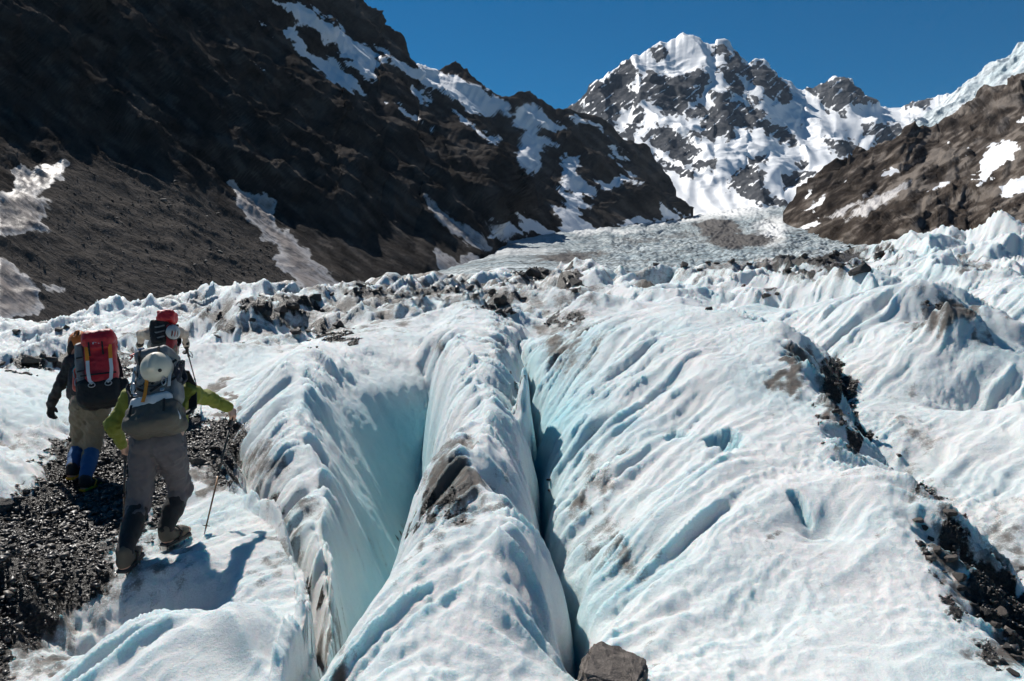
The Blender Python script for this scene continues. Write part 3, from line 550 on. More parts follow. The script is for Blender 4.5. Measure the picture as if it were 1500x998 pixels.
def nz_peak(X, Y, Z, D, U, V, B):
    w = (5 * noise2(U / 14, V / 14, 311), 5 * noise2(U / 14, V / 14, 312))
    rk = snowmask(U, V, ROCK_P, w, 4)
    r = ridged(X, Y, Z, [340, 170, 85, 42, 20], D, 0.13, 330, 0.02, (1, .8, .6))
    sm = 0.06 * sum(wl * noise3(X / wl, Y / wl, Z / wl * .7, 360 + i) for i, wl in enumerate((900, 450, 220, 110)))
    sm = sm + 9 * (0.4 - np.abs(noise2(U / 40 + V / 34, V / 60 - U / 90, 366))) + 7 * noise2(U / 18 - V / 22, V / 30 + U / 60, 367)
    ser = ridged(X, Y, Z, [60, 30, 15], D, 0.10, 380, 0.006) * snowmask(U, V, [Z5([(640, 560), (720, 480), (800, 440), (900, 470), (980, 540), (960, 600), (860, 540), (760, 570), (700, 640), (600, 620)]), Z5([(900, 380), (1000, 330), (1100, 400), (1180, 420), (1170, 520), (1040, 500)]), Z5([(390, 150), (580, 150), (580, 210), (400, 205)]), Z5([(1240, 350), (1440, 340), (1430, 400), (1260, 400)])], (0, 0), 5)
    wu, wv = U + 7 * noise2(U / 25, V / 25, 318), V + 7 * noise2(U / 25, V / 25, 319)
    big = sum(D * h * (np.exp(-polydist(wu, wv, p) / w_) - .11) for p, w_, h in RIDGES_P)
    return (r * rk + .8 * sm + ser + big) * sst(0, 0.08, B)
def mk_peak(u, v, X, Y, Z, B, D, q):
    w = (7 * noise2(u / 14, v / 14, 311) + 4 * noise2(u / 5, v / 5, 313), 7 * noise2(u / 14, v / 14, 312) + 4 * noise2(u / 5, v / 5, 314))
    rk = snowmask(u, v, ROCK_P, w, 2.5, 2.5 + 2.5 * noise2(u / 4, v / 4, 316) + 4 * noise2((u + v) / 26, (v - u) / 7, 317))
    # thin snow ledges across the rock
    st = noise2((u - .8 * v) / 30, (v + .8 * u) / 5.5, 315) + .4 * noise2(u / 4, v / 4, 318)
    rk = rk * (1 - 0.6 * sst(0.36, 0.52, st))
    # rock specks poking through the snow
    rk = np.maximum(rk, .5 * sst(.56, .68, noise2((u + v) / 18, (v - u) / 6, 320) + .35 * noise2(u / 3.5, v / 3.5, 321)) * sst(60, 20, np.abs(v - 180)))
    return dict(snow=1 - rk, dirty=np.full(u.shape, 0.02), scree=np.zeros_like(u), tone=.5 + .5 * noise2((u - .8 * v) / 20, (v + .8 * u) / 5, 322) + .35 * noise2(u / 4, v / 4, 323))
peak = layer('snow_peak', M_PEAK, 700, 1560, 520, 300, FOOT_P, DF_P, SKY_P, DT_P, 1.0, nz_peak, mk_peak)
tag(peak, 'high snow covered peak of grey rock and hanging ice', 'mountain', kind='structure')
# --- right valley wall with its hanging glacier
M_RIGHT = mat_rock('warm_rock', (0.035, 0.029, 0.026), (0.085, 0.07, 0.060), (0.20, 0.175, 0.155), 1.2, rk=0.6, sdir=(256, 180, 146))
SKY_R = Z6([(180, 705), (190, 690), (220, 650), (290, 560), (350, 530), (480, 470), (550, 450), (640, 402), (740, 398), (800, 380), (850, 340), (950, 290), (1000, 248), (1050, 220), (1133, 170)]) + [(1700, 20), (1900, -60)]
FOOT_R = Z6([(180, 760), (200, 790), (240, 830), (320, 855), (600, 850), (900, 860)]) + [(1500, 380), (1700, 390), (1900, 395)]
DF_R = [(1147, 820), (1160, 640), (1200, 480), (1260, 330), (1350, 230), (1500, 170), (1900, 110)]
DT_R = [(1147, 830), (1180, 860), (1250, 900), (1330, 880), (1400, 860), (1500, 800), (1900, 600)]
SNOW_R = [Z6(p) for p in ([(1000, 430), (1090, 415), (1133, 430), (1100, 480), (1040, 550), (980, 600), (890, 615), (950, 560), (960, 490)], [(1033, 600), (1133, 560), (1180, 590), (1133, 630), (1060, 645)], [(1075, 340), (1133, 320), (1180, 340), (1100, 355)],
  [(260, 705), (300, 670), (350, 632), (345, 655), (290, 700)], [(230, 790), (290, 740), (330, 735), (270, 775)], [(560, 555), (600, 530), (640, 545), (580, 565)], [(740, 620), (800, 590), (840, 590), (780, 620)], [(270, 640), (290, 635), (275, 650)], [(340, 555), (365, 552), (345, 562)], [(860, 480), (920, 440), (940, 470), (880, 500)], [(800, 440), (850, 430), (830, 445)], [(420, 590), (445, 585), (430, 600)])]
DSNOW_R = [Z6(p) for p in ([(400, 755), (470, 690), (560, 630), (690, 570), (660, 620), (560, 690), (450, 740)], [(330, 740), (420, 680), (540, 610), (540, 630), (420, 720)])]
def nz_right(X, Y, Z, D, U, V, B):
    r = ridged(X, Y, Z, [110, 55, 28, 14, 7, 3.5, 1.8], D, 0.17, 430, 0.016, (.7, 1, 1.3))
    ac = (V + 0.62 * U); al = (U - 0.62 * V)
    wq = 12 * noise2(U / 40, V / 40, 450)
    band = 0.010 * D * (0.35 - np.abs(noise2((ac + wq) / 34, al / 190, 451)) * 1.3) + 0.005 * D * (0.35 - np.abs(noise2((ac + wq) / 13, al / 70, 452)))
    r = r * 0.8 + band * 1.6 + 0.0035 * D * np.sign(noise2((ac + wq) / 9, al / 60, 453)) * np.abs(noise2((ac + wq) / 9, al / 60, 453)) ** .4
    sm = snowmask(U, V, DSNOW_R + SNOW_R, (0, 0), 6)
    return r * (1 - 0.8 * sm) * sst(0, 0.12, B) * sst(1140, 1200, U)
def mk_right(u, v, X, Y, Z, B, D, q):
    w = (5 * noise2(u / 15, v / 15, 441) + 3 * noise2(u / 6, v / 6, 442), 5 * noise2(u / 15, v / 15, 443) + 3 * noise2(u / 6, v / 6, 444))
    sn = snowmask(u, v, SNOW_R, w, 2, 4 * noise2(u / 9 + v / 6, v / 5, 445) - 500 * q); ds = snowmask(u, v, DSNOW_R, w, 4) * 0.75
    return dict(snow=np.maximum(sn, ds), dirty=np.clip(ds * (1 - sn), 0, 1), scree=np.full(u.shape, 0.4), tone=.5 + .6 * noise2((v + .62 * u + 12 * noise2(u / 40, v / 40, 450)) / 11, (u - .62 * v) / 70, 446) + .5 * noise2((v + .62 * u) / 4, (u - .62 * v) / 18, 447) + .35 * noise2(u / 50, v / 50, 448) + .25 * sst(1200, 1400, u) - .12)
right = layer('mountain_slope', M_RIGHT, 1147, 1900, 460, 280, FOOT_R, DF_R, SKY_R, DT_R, 1.0, nz_right, mk_right)
tag(right, 'brown ribbed valley wall with snow strips', 'mountain', kind='structure')
def mat_serac():
    t = NT('serac_ice'); p = t.pos(); n1 = t.noise(0.02, 5, 0.6, p); n2 = t.noise(0.12, 5, 0.7, p)
    c = t.mix(t.ramp(n1, 0.35, 0.65), (0.50, 0.62, 0.66), (0.78, 0.82, 0.84)); c = t.mix(t.math('MULTIPLY', t.ramp(n2, 0.5, 0.7), 0.5), c, (0.30, 0.38, 0.41))
    t.bsdf(Base_Color=c, Roughness=0.5, Normal=t.bump(n2, 0.7, 8.0)); return t.m
M_SER = mat_serac()
TOP_H = Z6([(630, 405), (650, 385), (700, 358), (720, 318), (810, 253), (880, 213), (960, 163), (1010, 123), (1060, 98), (1133, 53)]) + [(1600, 30), (1900, -150)]
BOT_H = [(u, v + 14) for u, v in SKY_R]
def nz_ser(X, Y, Z, D, U, V, B):
    r = ridged(X, Y, Z, [60, 30, 15, 8, 4], D, 0.30, 470, 0.014, (1, 1, .45))
    return (.55 * r + 4 * np.sin(np.pi * np.clip(B, 0, 1)) ** .5) * sst(0, 0.25, B)
hang = layer('hanging_glacier', M_SER, 1314, 1900, 380, 120, BOT_H, [(1314, 885), (1400, 862), (1500, 802), (1900, 602)], TOP_H, [(1314, 900), (1360, 980), (1500, 980), (1900, 800)], 1.0, nz_ser,
    lambda u, v, X, Y, Z, B, D, q: dict(snow=np.ones_like(u)))
tag(hang, 'broken grey blue hanging glacier above the right wall', 'glacier', kind='structure')
# --- distant glacier tongue and icefall
def mat_tongue():
    t = NT('distant_ice'); p = t.pos(); db = t.attr('debris'); wt = t.attr('white')
    n1 = t.noise(0.03, 5, 0.65, p); n2 = t.noise(0.25, 5, 0.7, p)
    c = t.mix(t.ramp(n1, 0.35, 0.65), (0.25, 0.32, 0.355), (0.50, 0.56, 0.585)); c = t.mix(t.math('MULTIPLY', t.ramp(t.noise(1.0, 4, .65, t.vmul(p, (.06, .25, .25))), 0.42, 0.58), 0.85), c, (0.075, 0.08, 0.083))
    c = t.mix(wt, c, (0.70, 0.71, 0.71))
    m = t.ramp(t.math('ADD', db, t.math('MULTIPLY', t.math('SUBTRACT', n2, 0.5), 0.9)), 0.35, 0.65)
    c = t.mix(m, c, (0.085, 0.08, 0.078))
    t.bsdf(Base_Color=c, Roughness=0.7, Normal=t.bump(n2, 0.6, 2.0), Specular_IOR_Level=0.05); return t.m
TOP_T = [(560, 400), (640, 392), (700, 372), (745, 348), (800, 338), (850, 334), (930, 328), (1000, 318), (1050, 308), (1100, 300), (1150, 300), (1230, 330), (1320, 350)]
DT_T = [(560, 330), (640, 350), (700, 430), (745, 620), (800, 880), (850, 1020), (930, 1250), (1000, 1600), (1100, 1750), (1150, 1600), (1230, 900), (1320, 420)]
def nz_t(X, Y, Z, D, U, V, B):
    return np.zeros_like(X)
def zf_t(X, Y, D, U, V, B):
    wx = 9 * noise2(U / 40, V / 14, 514); wv = 4 * noise2(U / 34 + 5, V / 12, 515)
    a, b = U + wx, V + wv
    fall = 0.35 + 0.65 * sst(780, 940, U)
    h = 0.0050 * (0.45 - np.abs(noise2(a / 24, b / 4.5, 511))) + 0.0030 * (0.4 - np.abs(noise2(a / 10, b / 2.2, 512))) + 0.0012 * noise2(a / 4, b / 1.5, 513)
    return 1.15 * D * h * fall * sst(0, .05, B) * sst(1, .93, B)
def mk_t(u, v, X, Y, Z, B, D, q):
    w1, w2 = 10 * noise2(u / 30, v / 9, 521) + 4 * noise2(u / 9, v / 4, 523), 4 * noise2(u / 30, v / 9, 522) + 2 * noise2(u / 9, v / 4, 524)
    db = patches(u + w1, v + w2, [(1052, 335, 32, 15, 0, 1.0), (1085, 352, 60, 12, 0, .8), (1000, 345, 60, 5, 0, .5), (940, 352, 60, 4, 0, .5), (1040, 322, 40, 4, 0, .5), (830, 378, 50, 9, 0, .7), (860, 372, 40, 6, 0, .6), (780, 380, 40, 6, 0, .45), (1000, 360, 50, 6, 0, .4), (1130, 320, 20, 8, 0, .4)], .6)
    wt = patches(u + w1, v + w2, [(770, 350, 60, 7, 0, .55), (850, 338, 90, 4, 0, .7), (960, 323, 90, 5, 3, .9), (1060, 308, 60, 10, 0, .9), (1130, 338, 22, 20, 20, 1.0), (760, 368, 50, 6, 0, .4)], .6)
    return dict(debris=db, white=np.clip(wt, 0, 1))
tongue = layer('glacier_tongue', mat_tongue(), 560, 1320, 480, 400, [(560, 420), (1320, 400)], [(560, 100), (1320, 90)], TOP_T, DT_T, 0.9, nz_t, mk_t, back=0.25, nback=6,
    zf=zf_t, jitk=0.0)
tag(tongue, 'distant crevassed glacier tongue streaked with rock debris', 'glacier', kind='structure')

# ------------------------------------------------------------------ air of the valley
def haze():
    bb = np.array([c[:] for ob in (left, peak, right, hang, tongue, glacier) for c in ob.bound_box])
    (x0, _, z0), (x1, y1, z1) = bb.min(0) - 1.0, bb.max(0) + 5.0; y0 = -30.0; x0, x1, y1 = x0 - 50, x1 + 50, y1 + 50
    V = [(x, y, z) for x in (x0, x1) for y in (y0, y1) for z in (z0, z1)]
    Fc = [(0, 1, 3, 2), (4, 6, 7, 5), (0, 4, 5, 1), (2, 3, 7, 6), (0, 2, 6, 4), (1, 5, 7, 3)]
    me = bpy.data.meshes.new('haze'); me.from_pydata(V, [], Fc); me.update()
    t = NT('haze_air'); pv = t.n('VolumePrincipled', {'Color': (0.72, 0.84, 1.0, 1), 'Density': 1.8e-5, 'Anisotropy': 0.0})
    t.t.links.new(pv.outputs[0], t.out.inputs['Volume']); me.materials.append(t.m)
    o = bpy.data.objects.new('haze', me); COL.objects.link(o); tag(o, 'thin blue haze filling the valley air', 'haze', kind='stuff')
haze()
# ------------------------------------------------------------------ where a photo pixel meets the ice
_gu, _gv = gu.ravel(), gv.ravel(); _gx, _gy, _gz = GX.ravel(), GY.ravel(), GZ.ravel()
def hit(u, v, tol=4.0, dmin=0.0):
    """nearest ice vertex seen at the pixel"""
    m = (np.abs(_gu - u) < tol) & (np.abs(_gv - v) < tol) & (_gy > dmin)
    k = np.nonzero(m)[0]
    if len(k) == 0: return hit(u, v, tol * 2, dmin) if tol < 60 else None
    q = k[np.argmin(_gy[k])]
    return np.array([_gx[q], _gy[q], _gz[q]])
def ground_z(x, y):
    """height of the built ice mesh at (x, y)"""
    a = x / y; c = (a - A_[0]) / (A_[1] - A_[0]); r = (math.log(y) - math.log(D_[0])) / (math.log(D_[1]) - math.log(D_[0]))
    i, j = int(np.clip(r, 0, NR - 2)), int(np.clip(c, 0, NC - 2)); fr, fc = r - i, c - j
    return float(GZ[i, j] * (1 - fr) * (1 - fc) + GZ[i + 1, j] * fr * (1 - fc) + GZ[i, j + 1] * (1 - fr) * fc + GZ[i + 1, j + 1] * fr * fc)
# ------------------------------------------------------------------ rocks
rng = random.Random(7)
def mat_stone(name, c1, c2, sc=14.0, rough=0.75):
    t = NT(name); p = t.n('TexCoord').outputs['Object']
    inf = t.n('ObjectInfo').outputs['Random']
    n1 = t.noise(sc * .25, 4, .6, p); n2 = t.noise(sc, 6, .7, p); n3 = t.noise(sc * 5, 4, .7, p)
    c = t.mix(t.ramp(n2, .35, .7), c1, c2); c = t.mix(t.math('MULTIPLY', t.ramp(n3, .5, .75), .4), c, tuple(q * 1.9 for q in c2))
    c = t.mix(t.math('MULTIPLY', inf, 0.5), c, tuple(q * 0.55 for q in c1))
    t.bsdf(Base_Color=c, Roughness=rough, Normal=t.bump(t.math('ADD', n2, t.math('MULTIPLY', n3, .4)), 0.8, 0.02)); return t.m
M_STONE = mat_stone('dark_stone', (0.030, 0.027, 0.026), (0.070, 0.062, 0.056))
M_STONE2 = mat_stone('brown_stone', (0.075, 0.062, 0.053), (0.15, 0.125, 0.108))
def rock_mesh(name, seed, sx, sy, sz, npts=16, rough=0.05, sub=True, mat=None):
    r = random.Random(seed); bm = bmesh.new()
    for _ in range(npts):
        q = [r.uniform(-1, 1) for _ in range(3)]; m = max(abs(c) for c in q); l = math.sqrt(sum(c * c for c in q))
        k = 0.5 * (1 / m) + 0.5 * (1 / l)
        bm.verts.new((q[0] * k * .5 * sx, q[1] * k * .5 * sy, q[2] * k * .5 * sz))
    res = bmesh.ops.convex_hull(bm, input=bm.verts)
    bmesh.ops.delete(bm, geom=[v for v in bm.verts if not v.link_faces], context='VERTS')
    if sub:
        bmesh.ops.bevel(bm, geom=list(bm.edges), offset=0.035 * min(sx, sy, sz) * 1.5, segments=1, affect='EDGES', clamp_overlap=True)
        bmesh.ops.triangulate(bm, faces=bm.faces)
        bmesh.ops.subdivide_edges(bm, edges=[e for e in bm.edges if e.calc_length() > .22 * max(sx, sy, sz)], cuts=2, use_grid_fill=True)
        for v in bm.verts:
            c = v.co; n = float(noise3(np.array([c.x * 5 / sx]), np.array([c.y * 5 / sy]), np.array([c.z * 7 / sz]), seed)[0])
            v.co = c * (1 + rough * n * 2)
    bmesh.ops.recalc_face_normals(bm, faces=bm.faces)
    me = bpy.data.meshes.new(name); bm.to_mesh(me); bm.free()
    me.materials.append(mat or M_STONE)
    return me
ROCKM = [rock_mesh('rock', 20 + i, 1, r1, r2, 14 + i) for i, (r1, r2) in enumerate([(.8, .6), (.7, .45), (.9, .7), (.6, .4), (.85, .5), (.75, .8)])]
ROCKB = [rock_mesh('rock', 40 + i, 1, r1, r2, 15 + i, mat=M_STONE2) for i, (r1, r2) in enumerate([(.8, .5), (.7, .4), (.9, .6), (.6, .35)])]
TITLES = {}
def put_rock(u, v, wpx, label, group, brown=False, dmin=0, up=0.06, name='rock'):
    if group:                                     # size and colour set the stones of a group apart
        n = TITLES.setdefault(group, {'n': 0, 'first': wpx}); n['n'] += 1
        sz = 'large' if wpx > 23 else 'small' if wpx < 14 else 'middling'
        label = sz + ' ' + ('brown ' if brown else '') + label
    h = hit(u, v, 4.0, dmin)
    if h is None: return
    w = wpx / F * h[1] * (0.8 if h[1] > 15 else 1.0)
    o = bpy.data.objects.new(name, rng.choice(ROCKB if brown else ROCKM)); COL.objects.link(o)
    s_ = w * rng.uniform(.9, 1.1); o.scale = (s_, s_ * rng.uniform(.8, 1.1), s_ * rng.uniform(.8, 1.15))
    o.rotation_euler = (rng.uniform(-.35, .35), rng.uniform(-.35, .35), rng.uniform(0, 6.28))
    o.location = (h[0], h[1], h[2] + s_ * up)
    tag(o, label, 'rock', group); return o
for u, v, w in [(45, 527, 32), (77, 525, 26), (62, 520, 20), (5, 530, 18), (90, 531, 16), (27, 483, 15), (88, 482, 16), (100, 478, 12)]:
    put_rock(u, v, w, 'dark angular rock on the ice left of the orange helmeted walker', 'rocks lying left of the walkers')
for u, v, w in [(430, 446, 40), (412, 452, 26), (465, 434, 26), (447, 438, 20), (437, 489, 24), (455, 486, 16), (497, 473, 20), (478, 484, 14), (530, 416, 20), (520, 424, 15), (548, 424, 14), (505, 428, 13), (395, 458, 18), (372, 468, 14), (340, 480, 15), (318, 490, 14), (385, 446, 14), (560, 420, 12), (488, 430, 14)]:
    put_rock(u, v, w, 'dark broken rock on the debris band behind the big fluted ridge', 'rocks of the debris band')
for u, v, w in [(690, 421, 17), (733, 437, 24), (745, 456, 22), (717, 426, 16), (768, 434, 15), (755, 460, 15), (733, 457, 16), (680, 411, 12), (660, 424, 12), (700, 432, 14), (722, 446, 14), (640, 420, 12), (784, 398, 34), (768, 402, 18), (802, 396, 16), (840, 416, 26), (836, 404, 16), (846, 425, 14)]:
    put_rock(u, v, w, 'dark rock in the rubble at the head of the central slot', 'rocks at the head of the slot')
for u, v, w in [(989, 374, 20), (953, 381, 13), (1012, 380, 14), (1052, 383, 15), (1081, 368, 18), (1098, 372, 12), (1041, 449, 12), (1085, 416, 14), (1122, 431, 18), (1136, 428, 14), (1030, 378, 12), (1260, 394, 32), (1236, 386, 14), (1200, 378, 13), (1180, 372, 12), (1218, 372, 12), (1290, 374, 13), (1155, 392, 12)]:
    put_rock(u, v, w, 'dark rock on the far ice crest below the icefall', 'rocks along the far ice crest')
for u, v, w, b in [(1394, 757, 26, 1), (1346, 765, 20, 1), (1388, 791, 18, 1), (1396, 822, 30, 1), (1385, 837, 13, 1), (1408, 845, 22, 0), (1410, 860, 18, 0), (1420, 872, 14, 0), (1470, 902, 22, 1), (1491, 899, 15, 1), (1448, 897, 16, 0), (1491, 962, 18, 1), (1477, 947, 22, 0), (1478, 925, 18, 0), (1402, 806, 16, 0), (1376, 805, 16, 1), (1366, 790, 14, 0), (1430, 885, 14, 0), (1462, 918, 16, 1), (1358, 772, 12, 0), (1456, 880, 14, 1), (1488, 985, 20, 0), (1400, 786, 12, 0)]:
    put_rock(u, v, w, 'angular stone in the gravel gully beside the broad ridge', 'stones in the gravel gully', bool(b), up=.12)
for u, v, w in [(1226, 600, 15), (1215, 580, 12), (1236, 618, 14), (1228, 560, 12), (1246, 655, 12), (1210, 610, 12)]:
    put_rock(u, v, w, 'dark stone in the upper wet gravel pocket of the gully', 'stones in the gravel pocket', up=.1)
for u, v, w, b in [(803, 703, 12, 0), (806, 716, 10, 1)]:
    put_rock(u, v, w, 'stone jammed deep in the narrow slot beside the central ridge', 'stones jammed in the slot', bool(b))
put_rock(283, 618, 26, 'flat dark rock beside the hip of the green sleeved walker', None)
put_rock(296, 676, 30, 'pale flat stone on the hump ahead of the green sleeved walker', None, True)
for u, v, w, b in [(8, 744, 30, 1), (32, 728, 18, 0), (28, 756, 16, 0), (88, 848, 16, 1), (60, 742, 13, 0), (45, 790, 13, 1), (20, 800, 14, 0), (70, 765, 12, 0), (100, 790, 12, 0), (40, 830, 12, 0), (75, 820, 12, 1), (15, 900, 14, 0), (40, 880, 12, 0), (100, 745, 11, 0), (170, 690, 14, 0), (185, 680, 12, 0), (270, 640, 12, 0), (310, 655, 14, 0), (325, 640, 12, 0), (290, 655, 11, 1)]:
    put_rock(u, v, w, 'wet stone in the dark gravel under the walkers', 'stones in the moraine gully', bool(b), up=.1)
# boulder wedged in the slot
def boulder():
    h = hit(896, 975, 4.0); d = 3.35
    x, y, z = [float(q) for q in P(897, 985, d)]
    bm = bmesh.new(); r = random.Random(3)
    pts = [(-.15, -.16, .105), (.12, -.17, .095), (.17, .10, .10), (-.12, .16, .125), (-.17, -.02, .10), (.02, .17, .115), (-.13, -.20, -.30), (.17, -.21, -.30), (.20, .10, -.32), (-.15, .16, -.32), (.16, -.06, .02), (-.165, -.17, .0), (.165, -.185, .0), (0.0, -.205, .02)]
    for q in pts: bm.verts.new(q)
    bmesh.ops.convex_hull(bm, input=bm.verts)
    bmesh.ops.bevel(bm, geom=list(bm.edges), offset=.012, segments=2, affect='EDGES')
    bmesh.ops.triangulate(bm, faces=bm.faces)
    for _ in range(3):
        bmesh.ops.subdivide_edges(bm, edges=[e for e in bm.edges if e.calc_length() > .022], cuts=1, use_grid_fill=True)
        bmesh.ops.triangulate(bm, faces=bm.faces)
    co = np.array([v.co[:] for v in bm.verts]); 
    n = 0.022 * (0.3 - np.abs(noise3(co[:, 0] * 7, co[:, 1] * 10, co[:, 2] * 22 + co[:, 0] * 5, 5))) + 0.010 * noise3(co[:, 0] * 24, co[:, 1] * 24, co[:, 2] * 50, 6) + 0.004 * noise3(co[:, 0] * 70, co[:, 1] * 70, co[:, 2] * 90, 9)
    bm.normal_update()
    for v, q in zip(bm.verts, n): v.co += v.normal * float(q)
    me = bpy.data.meshes.new('boulder'); bm.to_mesh(me); bm.free(); me.materials.append(M_STONE2)
    o = bpy.data.objects.new('boulder', me); COL.objects.link(o); o.location = (x, y, z - .05); o.rotation_euler = (0.05, 0.1, -0.2); o.scale = (.86, .86, .9)
    tag(o, 'brown layered boulder wedged in the slot at the foot of the central ridge', 'boulder')
boulder()
# loose gravel: real stones, too many to count
def scatter(name, X, Y, Z, S, mats, seed, label, cat, nvar=6, npts=9):
    r = np.random.default_rng(seed); V = []; Fc = []; off = 0; tm = []
    for k in range(nvar):
        m = rock_mesh('tmp', 100 + k + seed, 1, .8, .6, npts, sub=False)
        v = np.array([q.co[:] for q in m.vertices]); m.calc_loop_triangles(); f = np.array([t.vertices[:] for t in m.loop_triangles]); bpy.data.meshes.remove(m)
        tm.append((v, f))
    for i in range(len(X)):
        v, f = tm[i % nvar]; a, b, c = r.uniform(0, 6.28), r.uniform(-.5, .5), r.uniform(-.5, .5)
        M = np.array(Matrix.Rotation(a, 3, 'Z') @ Matrix.Rotation(b, 3, 'X') @ Matrix.Rotation(c, 3, 'Y')) * S[i]
        V.append(v @ M.T + (X[i], Y[i], Z[i] + S[i] * .15)); Fc.append(f + off); off += len(v)
    V = np.vstack(V).astype(np.float32); Fc = np.vstack(Fc).astype(np.int32)
    me = bpy.data.meshes.new(name); me.vertices.add(len(V)); me.vertices.foreach_set('co', V.ravel())
    me.loops.add(len(Fc) * 3); me.loops.foreach_set('vertex_index', Fc.ravel()); me.polygons.add(len(Fc)); me.polygons.foreach_set('loop_start', np.arange(len(Fc), dtype=np.int32) * 3)
    me.polygons.foreach_set('material_index', r.integers(0, len(mats), len(X)).repeat([len(tm[i % nvar][1]) for i in range(len(X))]).astype(np.int32))
    me.update()
    for m in mats: me.materials.append(m)
    o = bpy.data.objects.new(name, me); COL.objects.link(o); tag(o, label, cat, kind='stuff'); return o
def mat_plain(name, c, rough=.6):
    t = NT(name); p = t.pos(); n = t.noise(40, 4, .7, p); t.bsdf(Base_Color=t.mix(n, tuple(q * .6 for q in c), tuple(q * 1.4 for q in c)), Roughness=rough); return t.m
G_MATS = [mat_plain('gravel_black', (.030, .028, .027), .45), mat_plain('gravel_grey', (.052, .048, .045), .5), mat_plain('gravel_brown', (.095, .080, .068), .6), mat_plain('gravel_dark', (.034, .031, .030), .45)]
rg = np.random.default_rng(5)
area = (GY ** 2)[:, :]                                                    # grid cells grow with distance squared
wgt = (np.clip(gravel - .38, 0, .6)) * (1 - .93 * sst(.5, 1.0, np.abs(g_sl))) * np.clip(area, 0, 120) * (GY < 16) * (np.abs(AA) < .75)
sel = rg.choice(GX.size, 22000, p=(wgt / wgt.sum()).ravel())
jx, jy = rg.normal(0, .012, len(sel)), rg.normal(0, .02, len(sel))
sx_, sy_ = GX.ravel()[sel] + jx, GY.ravel()[sel] + jy
sz_ = GZ.ravel()[sel]
ss = np.exp(rg.normal(np.log(.017), .6, len(sel))) * (1 + .04 * sy_)
scatter('gravel', sx_, sy_, sz_, np.clip(ss, .008, np.where(np.abs(g_sl.ravel()[sel]) > .55, .032, .085)), G_MATS, 1, 'loose dark wet gravel lying in the ice gullies', 'gravel')
wgt = np.clip(gravel - .35, 0, .6) * np.clip(area, 0, 4000) * (GY >= 13) * (GY < 90) * (np.abs(AA) < .75)
sel = rg.choice(GX.size, 6000, p=(wgt / wgt.sum()).ravel()); sy_ = GY.ravel()[sel]
scatter('rubble', GX.ravel()[sel], sy_, GZ.ravel()[sel], np.clip(np.exp(rg.normal(np.log(.030), .65, len(sel))) * (.5 + .07 * sy_), .03, .8), G_MATS, 2, 'dark rubble strewn over the far ice hummocks', 'rubble')
# stones on the scree
def scree_stones():
    me = left.data; n = len(me.vertices); co = np.empty(n * 3, np.float32); me.vertices.foreach_get('co', co); co = co.reshape(-1, 3)
    a = np.empty(n, np.float32); me.attributes['scree'].data.foreach_get('value', a); sn = np.empty(n, np.float32); me.attributes['snow'].data.foreach_get('value', sn)
    w = np.clip(a - .3, 0, 1) * (sn < .3) * np.clip(co[:, 1], 0, 400) ** 2
    k = rg.choice(n, 3200, p=w / w.sum()); c = co[k]
    s_ = np.exp(rg.normal(np.log(.0013), .6, len(k))) * c[:, 1]
    scatter('scree_stones', c[:, 0] + rg.normal(0, .3, len(k)), c[:, 1] + rg.normal(0, .3, len(k)), c[:, 2], s_, [mat_plain('scree_dark', (.045, .041, .039), .95), mat_plain('scree_mid', (.075, .069, .065), .95), mat_plain('scree_pale', (.115, .103, .095), .95)], 3, 'scattered stones on the dark scree slope', 'scree')
scree_stones()

# ------------------------------------------------------------------ walkers: implicit surfaces turned into meshes
def J(u, v, d): return np.array([float(q) for q in P(u, v, d)])
def unit(v): v = np.asarray(v, float); return v / (np.linalg.norm(v) + 1e-12)
def cone(a, b, r1, r2): return ('cone', np.asarray(a, float), np.asarray(b, float), r1, r2)
def ell(c, r, M=None): return ('ell', np.asarray(c, float), np.asarray(r, float), np.eye(3) if M is None else np.asarray(M, float))
def rbox(c, h, r, M=None): return ('box', np.asarray(c, float), np.asarray(h, float), r, np.eye(3) if M is None else np.asarray(M, float))
def _bounds(p):
    if p[0] == 'cone': m = max(p[3], p[4]); return np.minimum(p[1], p[2]) - m, np.maximum(p[1], p[2]) + m
    if p[0] == 'ell': m = float(max(p[2])); return p[1] - m, p[1] + m
    m = float(np.linalg.norm(p[2])) + p[3]; return p[1] - m, p[1] + m
def _dist(p, X, Y, Z):
    if p[0] == 'cone':
        a, b, r1, r2 = p[1:]; e = b - a; t = ((X - a[0]) * e[0] + (Y - a[1]) * e[1] + (Z - a[2]) * e[2]) / (e @ e + 1e-12); t = np.clip(t, 0, 1)
        return np.sqrt((X - a[0] - t * e[0]) ** 2 + (Y - a[1] - t * e[1]) ** 2 + (Z - a[2] - t * e[2]) ** 2) - (r1 + (r2 - r1) * t)
    c = p[1]; M = p[3] if p[0] == 'ell' else p[4]
    dx, dy, dz = X - c[0], Y - c[1], Z - c[2]
    q = [dx * M[0][i] + dy * M[1][i] + dz * M[2][i] for i in range(3)]      # columns of M are the local axes
    if p[0] == 'ell':
        r = p[2]; k = np.sqrt(sum((q[i] / r[i]) ** 2 for i in range(3))); return (k - 1) * float(min(r))
    h, r = p[2], p[3]; g = [np.abs(q[i]) - (h[i] - r) for i in range(3)]
    return np.sqrt(sum(np.maximum(v, 0) ** 2 for v in g)) + np.minimum(np.maximum(np.maximum(g[0], g[1]), g[2]), 0) - r
